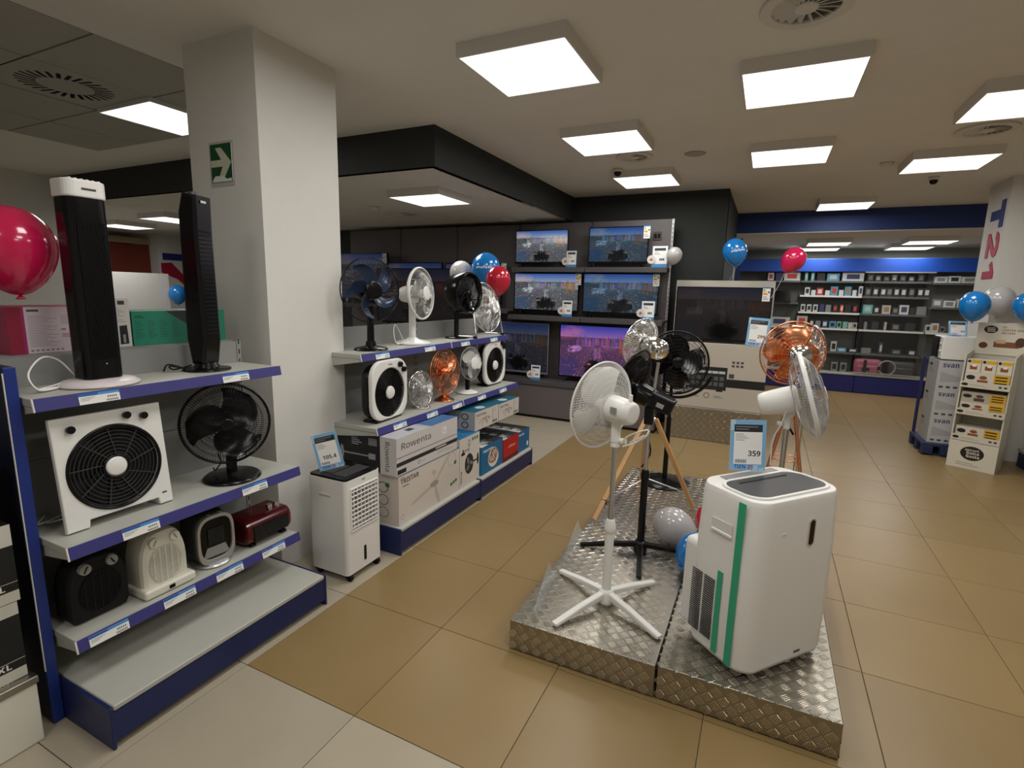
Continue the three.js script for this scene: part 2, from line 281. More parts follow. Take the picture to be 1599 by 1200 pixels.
// ---------- shelving ----------
const priceTex = ctex(256, 80, (g, w, h) => {
  g.fillStyle = '#e9e9e4'; g.fillRect(0, 0, w, h); g.fillStyle = '#3f8ed6'; g.fillRect(0, 0, w, 20); g.fillStyle = '#1d5fae'; g.fillRect(0, 0, 120, 20);
  g.fillStyle = '#555'; for (let k = 0; k < 3; k++) g.fillRect(10, 30 + 10 * k, 90 - 20 * k, 3); g.fillStyle = '#222'; g.fillStyle = '#444'; for (let k = 0; k < 5; k++) g.fillRect(176 + k * 13, 34, 7, 15); for (let k = 0; k < 22; k++) g.fillRect(165 + k * 3.6, 60, 1 + (k % 3), 14);
});
const priceMat = new THREE.MeshStandardMaterial({ map: priceTex, roughness: 0.4 });
function bay(label, z0, z1, xb, base, shelves, backTop, o = {}) {   // open shelving facing +x, z0 > z1
  const t = thing('gondola_shelf', label, 'shelving unit', [xb, 0, z1], 0, 'blue-fronted shop shelving units'), w = (...a) => wobj(...a, t);
  const zc = (z0 + z1) / 2, len = z0 - z1;
  w('plinth', [b6(base.xf - 0.018, base.xf, 0.03, base.h - 0.022, z1 + 0.012, z0 - 0.012)], M.navy);
  w('plinth_side', rb(base.xf - xb + 0.006, base.h, 0.012, 0.004, (base.xf + xb) / 2, base.h / 2, z0 - 0.006), M.navy);
  w('plinth_side', rb(base.xf - xb + 0.006, base.h, 0.012, 0.004, (base.xf + xb) / 2, base.h / 2, z1 + 0.006), M.navy);
  w('base_deck', rb(base.xf - xb + 0.004, 0.022, len - 0.026, 0.006, (base.xf + xb) / 2, base.h - 0.009, zc), M.shelf);
  const n = 4; for (let k = 0; k < n; k++) w('back_panel', b6(xb - 0.02, xb, base.h + (o.darkTop - base.h) * k / n + 0.002, base.h + (o.darkTop - base.h) * (k + 1) / n - 0.002, z1 + 0.02, z0 - 0.02), M.backGrey);
  w('back_panel', b6(xb - 0.02, xb, o.darkTop + 0.002, backTop, z1 + 0.02, z0 - 0.02), M.backGrey);
  for (const z of [z0 - 0.012, z1 + 0.012]) {
    const u = w('upright', b6(xb - 0.025, xb + 0.003, 0.02, backTop + 0.004, z - 0.011, z + 0.011), M.backGrey);
    const slots = []; for (let y = base.h + 0.1; y < backTop; y += 0.05) slots.push(b6(xb + 0.0028, xb + 0.0036, y, y + 0.025, z - 0.003, z + 0.003)); const m = wobj('slot_row', slots, M.blackMatt, u); m.position.set(0, 0, 0);
  }
  if (o.endPanel) { w('end_panel', rb(o.endPanel, o.endTop, 0.03, 0.006, xb + o.endPanel / 2 - 0.03, o.endTop / 2, z0 + 0.018), M.endShaded); w('end_edge', rb(0.012, o.endTop - 0.004, 0.034, 0.003, xb + o.endPanel - 0.026, o.endTop / 2, z0 + 0.018), M.blueEnd); w('end_trim', b6(xb + o.endPanel - 0.026, xb + o.endPanel - 0.02, 0.22, o.endTop - 0.02, z0 + 0.0352, z0 + 0.038), M.whiteMatt); }  // side face coloured darker as if in shade, front edge keeps the blue
  for (const s of shelves) {
    const xm = (xb + s.xf) / 2, d = s.xf - xb;
    const sh = wobj('shelf', rb(d, 0.028, len - 0.012, 0.003, xm, s.y - 0.014, zc, 1), M.shelf, t);
    for (const z of [z0 - 0.012, z1 + 0.012]) { const g = ext([[xb, s.y - 0.028], [s.xf - 0.008, s.y - 0.028], [s.xf - 0.008, s.y - 0.045], [xb, s.y - 0.1]], 0.004); wobj('bracket', T(g, 0, 0, z), M.shelf, sh); }
    wobj('price_rail', T(rz(rb(0.006, 0.046, len - 0.006, 0.002, 0, 0, 0, 1), 0.2), s.xf + 0.004, s.y - 0.02, zc), M.rail, sh);
    wobj('rail_end', T(rz(rb(0.007, 0.047, 0.006, 0.002, 0, 0, 0, 1), 0.2), s.xf + 0.004, s.y - 0.02, z0 - 0.003), M.whiteMatt, sh);
    for (const z of s.labels || []) { const g = ry(bx(0.13, 0.038, 0.0015), Math.PI / 2); wobj('price_label', T(rz(g, 0.2), s.xf + 0.0085, s.y - 0.021, z), [M.white, M.white, M.white, M.white, priceMat, M.white], sh); }
  }
  return t;
}
const XB = -1.165;
bay('low shelving unit with an empty bottom deck, holding tower fans and heaters', 1.1, 0.11, XB, { xf: -0.63, h: 0.165 }, [
  { y: 1.222, xf: -0.88, labels: [0.905, 0.36] }, { y: 0.717, xf: -0.781, labels: [0.865, 0.375] }, { y: 0.358, xf: -0.805, labels: [0.995, 0.735, 0.51, 0.275] }], 1.33, { darkTop: 1.2, endPanel: 0.24, endTop: 1.33 });
bay('shelving unit of desk fans nearest the pillar, with stacked fan cartons below', -0.465, -1.465, XB - 0.05, { xf: -0.605, h: 0.17 }, [
  { y: 1.222, xf: -0.884, labels: [-0.66, -1.18] }, { y: 0.78, xf: -0.774, labels: [-0.685, -1.045, -1.375] }], 1.36, { darkTop: 1.2 });
bay('shelving unit of desk fans next to the televisions, blue and red cartons below', -1.468, -2.465, XB - 0.05, { xf: -0.605, h: 0.17 }, [
  { y: 1.222, xf: -0.884, labels: [-1.67, -2.16] }, { y: 0.78, xf: -0.774, labels: [-1.755, -2.14] }], 1.36, { darkTop: 1.2 });
{ // far side of the first unit: a shelf carrying small electronics cartons
  const t = thing('rear_shelf', 'grey shelf behind the tower fans carrying electronics cartons', 'shelf', [-1.42, 1.29, 0.6]);
  obj('board', rb(0.43, 0.03, 1.0, 0.003, 0, 0.025, 0, 1), M.backGrey, t); obj('front_lip', rb(0.012, 0.05, 1.0, 0.003, 0.218, 0.015, 0, 1), M.backGrey, t);
  obj('support', [bx(0.03, 1.3, 0.03, -0.1, -0.64, 0.4), bx(0.03, 1.3, 0.03, -0.1, -0.64, -0.4)], M.backGrey, t);
}
// ---------- cartons ----------
const lbl = (t) => new THREE.MeshStandardMaterial({ map: t, roughness: 0.55 });
function carton(name, label, x0, x1, y0, y1, z0, z1, faces, body, o = {}) {  // faces: {px,nx,py,pz,nz: texture}
  const t = thing(name, label, 'carton', [(x0 + x1) / 2, y0, (z0 + z1) / 2], o.turn || 0, o.group), w = x1 - x0, h = y1 - y0, d = z1 - z0;
  const f = ['px', 'nx', 'py', 'ny', 'pz', 'nz'].map((k) => (faces[k] ? lbl(faces[k]) : body));
  obj('carton_body', bx(w, h, d, 0, h / 2, 0), f, t);
  obj('lid_seam', [bx(w * 0.96, 0.0012, 0.004, 0, h + 0.0004, 0)], mat(0.3, 0.28, 0.25, 0.8), t);
  return t;
}
const txt = (g, s, x, y, px, col = '#222', w = 'bold', rot = 0) => { g.save(); g.translate(x, y); g.rotate(rot); g.fillStyle = col; g.font = `${w} ${px}px sans-serif`; g.fillText(s, 0, 0); g.restore(); };
const lines = (g, x, y, w, n, dy, col = '#888', th = 2) => { g.fillStyle = col; for (let k = 0; k < n; k++) g.fillRect(x, y + k * dy, w * (0.6 + 0.4 * ((k * 7) % 5) / 4), th); };
const card = mat(0.62, 0.58, 0.54, 0.6), cardBlue = mat(0.02, 0.2, 0.34, 0.55), cardTeal = mat(0.01, 0.19, 0.25, 0.55);
// long white and ceiling-fan cartons on the first deck
carton('ceiling_fan_carton', 'wide white carton with a printed three-blade ceiling fan on the deck', -1.02, -0.64, 0.1735, 0.494, -1.2, -0.5, {
  px: ctex(1024, 512, (g, w, h) => { g.fillStyle = '#cfc6bd'; g.fillRect(0, 0, w, h); g.fillStyle = '#0f5f78'; g.fillRect(0, 0, w, 8); txt(g, 'TRISTAR', 30, 95, 70, '#222'); lines(g, 30, 30, 90, 1, 9, '#333', 6); lines(g, 60, 118, 150, 1, 9, '#777', 14);
    g.fillStyle = '#b8b0a8'; g.save(); g.translate(560, 270); for (const a of [2.9, -0.75, 1.25]) { g.save(); g.rotate(a); g.beginPath(); g.ellipse(190, 0, 210, a > 1 && a < 2 ? 26 : 20, 0, 0, 7); g.fill(); g.restore(); } g.fillRect(-12, -120, 14, 110); g.beginPath(); g.ellipse(-5, -130, 36, 26, 0.3, 0, 7); g.fill(); g.fillStyle = '#9b938b'; g.beginPath(); g.ellipse(0, 0, 74, 34, 0, 0, 7); g.fill(); g.restore();
    g.strokeStyle = '#9a938c'; g.lineWidth = 5; g.beginPath(); g.arc(880, 95, 75, 0, 7); g.stroke(); g.fillStyle = '#1c6b35'; for (const [x, y, r] of [[945, 150, 24], [870, 390, 20], [915, 380, 20], [960, 370, 20]]) { g.beginPath(); g.arc(x, y, r, 0, 7); g.fill(); } g.strokeStyle = '#666'; g.lineWidth = 3; g.beginPath(); g.arc(55, 440, 26, 0, 7); g.stroke(); }),
  pz: ctex(256, 256, (g, w, h) => { g.fillStyle = '#c8bfb7'; g.fillRect(0, 0, w, h); g.lineWidth = 4; for (const [y, c] of [[70, '#444'], [135, '#555'], [200, '#777']]) { g.strokeStyle = c; g.beginPath(); g.arc(175, y, 26, 0, 7); g.stroke(); } g.fillStyle = '#1c6b35'; g.beginPath(); g.arc(198, 56, 12, 0, 7); g.fill(); txt(g, 'TAR', 10, 40, 30); g.fillStyle = '#8a8078'; g.fillRect(10, 120, 90, 6); }),
  py: ctex(64, 64, (g) => { g.fillStyle = '#0e566b'; g.fillRect(0, 0, 64, 64); }) }, card);
const rowSide = ctex(128, 240, (g, w, h) => { g.fillStyle = '#c9c5c4'; g.fillRect(0, 0, w, h); txt(g, 'Rowenta', 40, 24, 50, '#222', '', Math.PI / 2); });
carton('heater_carton', 'long white carton with thin black lettering lying on the ceiling fan carton', -0.765, -0.64, 0.4955, 0.732, -1.17, -0.485, {
  px: ctex(1024, 384, (g, w, h) => { g.fillStyle = '#cbc6c5'; g.fillRect(0, 0, w, h); g.save(); g.scale(1.35, 1); txt(g, 'Rowenta', 44, 130, 92, '#1d1d1f', ''); g.restore(); g.fillStyle = '#222'; g.fillRect(0, 200, w, 6); g.fillRect(0, 250, w, 42); lines(g, 620, 262, 320, 1, 9, '#ccc', 14); lines(g, 640, 305, 300, 3, 16, '#999', 5); g.fillStyle = '#1a1a1c'; g.fillRect(10, 325, 130, 46); g.strokeStyle = '#345'; g.lineWidth = 5; g.beginPath(); g.arc(340, 332, 18, 0, 7); g.stroke(); lines(g, 370, 328, 120, 1, 9, '#9aa', 10); g.fillStyle = '#e4e2e0'; g.fillRect(745, 60, 70, 80); lines(g, 760, 85, 40, 3, 14, '#888', 4); }),
  pz: rowSide, py: ctex(256, 64, (g) => { g.fillStyle = '#3d6b9a'; g.fillRect(0, 0, 256, 64); g.fillStyle = '#b9b9c0'; g.fillRect(0, 30, 256, 34); lines(g, 60, 40, 150, 1, 9, '#333', 6); }) }, card);
carton('fan_carton', 'black carton with a printed grey ceiling fan behind the long white carton', -1.12, -0.775, 0.496, 0.735, -1.15, -0.495, {
  pz: ctex(256, 256, (g, w, h) => { g.fillStyle = '#101012'; g.fillRect(0, 0, w, h); g.fillStyle = '#999'; g.fillRect(20, 150, 200, 10); g.beginPath(); g.ellipse(30, 155, 12, 50, 0, 0, 7); g.fill(); g.fillRect(190, 135, 40, 40); lines(g, 90, 40, 60, 4, 14, '#aaa', 6); g.fillStyle = '#777'; g.fillRect(190, 30, 50, 50); }) }, M.blackMatt);
carton('pedestal_fan_carton', 'tall white carton printed with a black pedestal fan', -1.02, -0.64, 0.1735, 0.548, -1.5, -1.207, {
  px: ctex(512, 640, (g, w, h) => { g.fillStyle = '#cfc8c0'; g.fillRect(0, 0, w, h); g.fillStyle = '#cfc8c0'; g.strokeStyle = '#111'; g.lineWidth = 16; g.beginPath(); g.ellipse(240, 370, 110, 135, 0, 0, 7); g.fillStyle = '#222'; g.fill(); g.fillStyle = '#777'; for (let k = 0; k < 3; k++) { g.save(); g.translate(240, 370); g.rotate(k * 2.1); g.beginPath(); g.ellipse(55, 0, 48, 24, 0.4, 0, 7); g.fill(); g.restore(); } g.fillStyle = '#111'; g.fillRect(340, 355, 130, 22); g.beginPath(); g.ellipse(470, 360, 24, 80, 0, 0, 7); g.fill(); g.fillRect(40, 190, 90, 36); g.fillRect(70, 150, 30, 50); g.fillRect(110, 170, 120, 10); g.fillRect(225, 110, 10, 120);
    g.strokeStyle = '#0c5a4a'; g.lineWidth = 10; g.beginPath(); g.ellipse(240, 90, 26, 36, 0, 0, 7); g.stroke(); g.fillStyle = '#1c6b35'; for (const x of [330, 390, 450]) { g.beginPath(); g.ellipse(x, 60, 20, 26, 0, 0, 7); g.fill(); } txt(g, 'TRISTAR', 60, 600, 46, '#222', 'bold', -Math.PI / 2); }),
  py: ctex(64, 64, (g) => { g.fillStyle = '#156a9c'; g.fillRect(0, 0, 64, 64); g.fillStyle = '#7fb0cc'; g.fillRect(10, 30, 22, 8); }) }, card);
const blueFace = (icon) => ctex(256, 256, (g, w, h) => { g.fillStyle = '#135f8e'; g.fillRect(0, 0, w, h); txt(g, 'TRISTAR', 14, 60, 30, '#e4ecf0'); if (icon) { g.fillStyle = '#d8d2c8'; g.beginPath(); g.ellipse(140, 140, 64, 90, 0, 0, 7); g.fill(); g.strokeStyle = '#8a5d46'; g.lineWidth = 9; for (let k = 0; k < 4; k++) { g.beginPath(); g.ellipse(140, 125, 10 + 12 * k, 64, 0.35 * (k - 1), 0, 7); g.stroke(); } } else { g.fillStyle = '#e8e8e4'; g.beginPath(); g.ellipse(215, 190, 18, 30, 0, 0, 7); g.fill(); } });
const topPhoto = ctex(128, 128, (g) => { g.fillStyle = '#2b2c2f'; g.fillRect(0, 0, 128, 128); g.fillStyle = '#c6c6c2'; g.fillRect(0, 70, 128, 58); for (let k = 0; k < 14; k++) { g.fillStyle = k % 2 ? '#3c3d40' : '#8b8b88'; g.fillRect(k * 9, 30 + (k * 37) % 50, 12, 30); } });
carton('fan_carton', 'blue carton with a white oval fan picture on the deck', -1.0, -0.635, 0.1735, 0.405, -1.895, -1.53, { px: blueFace(true), py: topPhoto }, cardBlue);
carton('fan_carton', 'bright red carton between the two blue cartons', -0.98, -0.63, 0.1735, 0.375, -2.2, -1.9, { px: ctex(128, 128, (g) => { g.fillStyle = '#b01511'; g.fillRect(0, 0, 128, 128); txt(g, 'ufesa', 42, 60, 22, '#f0b0a0'); g.fillStyle = '#5a0d0a'; g.fillRect(0, 104, 128, 24); }), py: topPhoto }, mat(0.35, 0.012, 0.01, 0.5));
carton('fan_carton', 'blue carton at the television end of the deck', -1.0, -0.635, 0.1735, 0.37, -2.45, -2.205, { px: blueFace(false), py: topPhoto }, cardBlue);
const chandelier = ctex(512, 256, (g, w, h) => { g.fillStyle = '#c9c2ba'; g.fillRect(0, 0, w, h); txt(g, 'TRISTAR', 22, 70, 46); lines(g, 30, 90, 90, 2, 14, '#999', 5); g.strokeStyle = '#8b8178'; g.lineWidth = 13; for (const [x, y] of [[90, 170], [150, 215], [270, 215], [310, 130]]) { g.beginPath(); g.moveTo(215, 120); g.quadraticCurveTo((215 + x) / 2, 100, x, y); g.stroke(); } g.fillStyle = '#9d9389'; for (const [x, y] of [[215, 60], [300, 140], [200, 130], [240, 170]]) { g.beginPath(); g.ellipse(x, y, 26, 20, 0, 0, 7); g.fill(); } g.strokeStyle = '#777'; g.lineWidth = 4; g.strokeRect(380, 20, 4, 230); g.beginPath(); g.arc(425, 60, 26, 0, 7); g.stroke(); g.fillStyle = '#1c5a3a'; for (const x of [395, 430, 465]) { g.beginPath(); g.ellipse(x, 220, 14, 20, 0, 0, 7); g.fill(); } });
const tealTop = ctex(128, 64, (g) => { g.fillStyle = '#0e5a70'; g.fillRect(0, 0, 128, 64); g.fillStyle = '#c8cccb'; g.beginPath(); g.ellipse(104, 32, 14, 8, 0, 0, 7); g.fill(); });
const chSide = ctex(128, 64, (g) => { g.fillStyle = '#a8a8ab'; g.fillRect(0, 0, 128, 64); g.strokeStyle = '#333'; g.lineWidth = 3; for (const y of [18, 46]) { g.beginPath(); g.arc(96, y, 10, 0, 7); g.stroke(); } g.fillStyle = '#555'; g.fillRect(4, 16, 40, 6); });
carton('light_carton', 'teal-topped carton with a printed fan light, resting half on the tall white carton', -1.02, -0.66, 0.55, 0.697, -1.85, -1.46, { px: chandelier, py: tealTop, pz: chSide }, cardTeal);
carton('light_carton', 'teal-topped carton with a printed fan light, at the television end', -1.02, -0.66, 0.55, 0.69, -2.25, -1.86, { px: chandelier, py: tealTop, pz: chSide }, cardTeal);
carton('support_carton', 'plain brown cardboard carton standing behind the blue and red cartons', -1.14, -1.005, 0.1735, 0.548, -2.4, -1.52, {}, mat(0.36, 0.25, 0.15, 0.7));
// cartons on the rear shelf
const yR = 1.331;
carton('speaker_carton', 'white carton with a red spine and two small black speakers', -1.5, -1.28, yR, yR + 0.18, 0.665, 0.985, {
  px: ctex(512, 320, (g, w, h) => { g.fillStyle = '#cbbcc3'; g.fillRect(0, 0, w, h); g.fillStyle = '#8c1733'; g.fillRect(0, 0, 78, h); g.fillStyle = '#9c1d62'; g.fillRect(70, 0, 16, h); lines(g, 100, 18, 100, 1, 9, '#444', 14); lines(g, 100, 60, 150, 20, 11, '#9a8d95', 4); lines(g, 270, 60, 100, 6, 11, '#9a8d95', 4); lines(g, 268, 155, 40, 1, 9, '#555', 9); lines(g, 268, 190, 80, 3, 10, '#b25564', 5); g.fillStyle = '#222'; g.fillRect(385, 12, 44, 40); lines(g, 385, 70, 110, 8, 12, '#8a7f86', 4); g.fillStyle = '#17171b'; g.fillRect(400, 210, 42, 76); g.fillRect(454, 208, 42, 76); for (let k = 0; k < 7; k++) { g.fillStyle = '#666'; g.fillRect(100 + k * 26, 295, 14, 10); } }) }, mat(0.4, 0.05, 0.12, 0.5));
carton('speaker_carton', 'narrow upright white carton printed with two black loudspeakers', -1.48, -1.29, yR, yR + 0.212, 0.555, 0.66, {
  px: ctex(192, 320, (g, w, h) => { g.fillStyle = '#c3bfb8'; g.fillRect(0, 0, w, h); g.fillStyle = '#333'; g.fillRect(40, 14, 34, 26); g.fillRect(110, 14, 50, 26); lines(g, 30, 60, 130, 8, 13, '#8e8a84', 4); for (const x of [34, 108]) { g.fillStyle = '#151518'; g.beginPath(); g.moveTo(x, 180); g.lineTo(x + 56, 176); g.lineTo(x + 62, 300); g.lineTo(x - 2, 304); g.fill(); } g.fillStyle = '#b9b9bd'; g.fillRect(50, 240, 18, 50); g.fillStyle = '#8b8b90'; g.fillRect(130, 238, 18, 56); }) }, card);
carton('keyboard_carton', 'long green carton with a dark diagonal corner behind the slim tower fan', -1.5, -1.29, yR, yR + 0.155, 0.1, 0.548, {
  px: ctex(512, 180, (g, w, h) => { g.fillStyle = '#1c7a60'; g.fillRect(0, 0, w, h); g.fillStyle = '#2a2a2e'; g.beginPath(); g.moveTo(170, 0); g.lineTo(440, 0); g.lineTo(440, 120); g.lineTo(420, 140); g.lineTo(290, 80); g.fill(); g.fillStyle = '#12604c'; for (const x of [12, 75, 135, 200]) lines(g, x, 50, 46, 9, 11, '#135a48', 4); lines(g, 450, 20, 46, 2, 9, '#0d4335', 4); lines(g, 12, 22, 60, 2, 9, '#0d4335', 5); }) }, mat(0.015, 0.2, 0.13, 0.55));

// ---------- fans ----------
function bladeGeo(r0, r1, w, o = {}) {            // paddle in polar coordinates with pitch and thickness; axis z
  const nr = 10, nw = 6, th = o.th || 0.0025, pos = [], idx = [];
  const P = (i, j, s) => {
    const u = i / nr, v = j / nw - 0.5, r = r0 + (r1 - r0) * u;
    const wid = w * (0.45 + 0.9 * Math.sin(Math.PI * (0.18 + 0.66 * u))) * (u > 0.86 ? Math.sqrt(Math.max(0.02, 1 - ((u - 0.86) / 0.145) ** 2)) : 1);
    const a = (o.sweep || 0.35) * u * u, t = v * wid, x = r * Math.cos(a) - t * Math.sin(a), y = r * Math.sin(a) + t * Math.cos(a);
    return [x, y, -t * (o.pitch ?? 0.55) * (1.1 - 0.5 * u) + s * th + (o.cup || 0.01) * v * v * 4];
  };
  for (const s of [1, -1]) for (let i = 0; i <= nr; i++) for (let j = 0; j <= nw; j++) pos.push(...P(i, j, s * 0.5));
  const n1 = (nr + 1) * (nw + 1), q = (a, b, c, d) => idx.push(a, b, c, a, c, d), id = (i, j, k) => k * n1 + i * (nw + 1) + j;
  for (let i = 0; i < nr; i++) for (let j = 0; j < nw; j++) { q(id(i, j, 0), id(i + 1, j, 0), id(i + 1, j + 1, 0), id(i, j + 1, 0)); q(id(i, j + 1, 1), id(i + 1, j + 1, 1), id(i + 1, j, 1), id(i, j, 1)); }
  for (let i = 0; i < nr; i++) { q(id(i, 0, 1), id(i + 1, 0, 1), id(i + 1, 0, 0), id(i, 0, 0)); q(id(i, nw, 0), id(i + 1, nw, 0), id(i + 1, nw, 1), id(i, nw, 1)); }
  for (let j = 0; j < nw; j++) q(id(nr, j, 0), id(nr, j, 1), id(nr, j + 1, 1), id(nr, j + 1, 0));
  const g = new THREE.BufferGeometry(); g.setAttribute('position', new THREE.Float32BufferAttribute(pos, 3)); g.setIndex(idx); g.computeVertexNormals(); return norm(g);
}
// half a wire cage; profile goes from the badge (radius rb, z=depth) to the rim (radius R, z=0)
function cage(Rr, rbd, depth, o) {
  const g = [], f = (u) => [rbd + (Rr - rbd) * u, depth * (1 - Math.pow(u, o.pow || 2.6))], sg = Math.sign(depth);
  for (let k = 0; k < o.spokes; k++) {
    const a = k / o.spokes * 2 * Math.PI, p = [];
    for (let i = 0; i <= 5; i++) { const u = i / 5, [r, z] = f(u), b = a + (o.twist || 0) * u; p.push([r * Math.cos(b), r * Math.sin(b), z]); }
    g.push(wire(p, o.wr, 4, 7));
  }
  for (const u of o.rings) { const [r, z] = f(u); g.push(to(r, o.wr * (o.ringScale || 1), 0, 0, z + sg * o.wr, 56, 4)); }
  return g;
}
function fanHead(parent, p, dir, o) {             // sub-parts under one part called head
  const h = new THREE.Group(); h.name = 'head'; parent.add(h); h.position.set(...p);
  const zAx = V(...dir).normalize(), xAx = V(0, 1, 0).cross(zAx).normalize(), yAx = zAx.clone().cross(xAx);
  h.quaternion.setFromRotationMatrix(new THREE.Matrix4().makeBasis(xAx, yAx, zAx));
  const Rr = o.R, c = { spokes: 60, wr: 0.0011, rings: [0.33, 0.66], ...o.cage };
  obj('front_guard', cage(Rr, o.badge, o.df, c), o.guard, h);
  obj('rear_guard', cage(Rr, o.badge * 1.3, -o.dr, { ...c, pow: 3.2, twist: -(c.twist || 0), ...(o.rear || {}) }), o.rearMat || o.guard, h);
  obj('rim', o.rimW ? la([[Rr + 0.004, -o.rimW / 2], [Rr + 0.008, -o.rimW / 4], [Rr + 0.008, o.rimW / 4], [Rr + 0.004, o.rimW / 2], [Rr - 0.003, o.rimW / 2], [Rr - 0.003, -o.rimW / 2], [Rr + 0.004, -o.rimW / 2]], 64).rotateX(Math.PI / 2) : to(Rr, o.rimR || 0.004, 0, 0, 0, 64, 8), o.rim || o.guard, h);
  obj('badge', la([[0, 0.006], [o.badge * 0.8, 0.005], [o.badge, 0], [o.badge, -0.004], [0, -0.004]], 36).rotateX(Math.PI / 2).translate(0, 0, o.df + 0.002), o.badgeMat || o.guard, h);
  obj('hub', la([[0, 0.03], [o.hub * 0.7, 0.026], [o.hub, 0.01], [o.hub, -0.03], [0, -0.03]], 30).rotateX(Math.PI / 2), o.hubMat || o.blade, h);
  for (let k = 0; k < o.n; k++) { const b = obj('blade', bladeGeo(o.hub * 0.8, Rr * 0.9, o.bw, o.bo), o.blade, h); b.rotation.z = (o.phase || 0) + k / o.n * 2 * Math.PI; b.position.z = o.bz || 0; }
  if (o.motor) obj('motor_housing', la(o.motor, 36).rotateX(-Math.PI / 2).translate(0, 0, -o.dr * 0.75), o.motorMat, h);
  if (o.extra) o.extra(h);
  return h;
}
const motorCan = (r, l) => [[0, l], [r * 0.55, l], [r * 0.8, l * 0.95], [r * 0.92, l * 0.75], [r, l * 0.3], [r * 1.02, 0], [r * 0.8, -0.01], [0, -0.01]];
const oval = (a, b, h, r, n = 40) => { const g = la([[0, h], [r * 0.5, h * 0.98], [r * 0.85, h * 0.75], [r, h * 0.3], [r, 0], [0, 0]], n); g.scale(a / r, 1, b / r); return g; };
const cord = (name, pts, r, m, parent) => obj(name, wire(pts, r, 6, pts.length * 7), m, parent);
const facing = [1, 0, 0];

// --- on the first unit ---
{ // tall tower fan, white cap and base
  const t = thing('tower_fan', 'tall black tower fan with a white cap and white oval base', 'fan', [-1.02, 1.2235, 0.828]);
  obj('base', oval(0.125, 0.13, 0.028, 0.13), mat(0.68, 0.62, 0.62, 0.35), t);
  const col = (s) => rr(0.118 * s, 0.13 * s, 0.035 * s, 6);
  const tower = ext(col(1), 0.66, 0.004).rotateX(-Math.PI / 2); obj('column', T(tower, 0, 0.357, 0), M.black, t);
  const gr = []; for (let k = 0; k < 17; k++) gr.push(b6(0.058, 0.0625, 0.1, 0.6, -0.042 + k * 0.0052, -0.0402 + k * 0.0052)); obj('grille', gr, M.blackMatt, t);
  obj('cap', T(ext(rr(0.126, 0.138, 0.038, 6), 0.062, 0.006).rotateX(-Math.PI / 2), 0, 0.715, 0), M.white, t);
  obj('cap_ridge', Array.from({ length: 6 }, (_, k) => rb(0.1, 0.006, 0.01, 0.003, 0, 0.747, -0.045 + k * 0.018, 1)), M.white, t);
  obj('badge', b6(0.063, 0.0645, 0.71, 0.717, -0.025, 0.02), M.dgrey, t);
  obj('indicator', T(rz(cy(0.003, 0.003, 0.002), Math.PI / 2), 0.062, 0.085, 0), M.grey, t);
  cord('cord', [[-0.05, 0.03, 0.05], [-0.06, 0.1, 0.1], [-0.03, 0.115, 0.16], [0.0, 0.06, 0.215], [0.03, 0.012, 0.205], [0.0, 0.008, 0.13], [0.02, 0.01, 0.2], [-0.02, 0.012, 0.14], [-0.06, 0.02, 0.07]], 0.0035, M.white, t);
}
{
  const t = thing('tower_fan', 'slim black tower fan on a round black foot', 'fan', [-1.05, 1.2235, 0.375]);
  obj('foot', la([[0, 0.014], [0.07, 0.013], [0.098, 0.008], [0.102, 0.003], [0.1, 0], [0, 0]], 48), M.black, t);
  obj('neck', cy(0.045, 0.055, 0.022, 0, 0.024, 0), M.black, t);
  const prof = [[-0.035, 0.03], [0.03, 0.03], [0.048, 0.14], [0.042, 0.6], [0.046, 0.77], [-0.02, 0.785], [-0.045, 0.7], [-0.052, 0.14]];
  const c = ext(prof, 0.1, 0.012); c.rotateY(0.25); obj('column', c, M.black, t);
  const g = []; for (let k = 0; k < 26; k++) g.push(bx(0.004, 0.003, 0.062, 0.047, 0.17 + k * 0.018, 0)); obj('grille', ry(join(g), 0.25), M.blackMatt, t);
  obj('badge', ry(bx(0.002, 0.01, 0.03, 0.05, 0.745, 0.005), 0.25), M.silver, t); obj('control', T(cy(0.016, 0.018, 0.012), -0.01, 0.785, 0), M.dgrey, t);
  cord('cord', [[-0.05, 0.02, 0.04], [-0.07, 0.006, 0.11], [-0.03, 0.03, 0.15], [-0.02, 0.012, 0.09], [-0.08, 0.03, 0.13], [-0.06, 0.006, 0.16]], 0.0035, M.blackMatt, t);
}
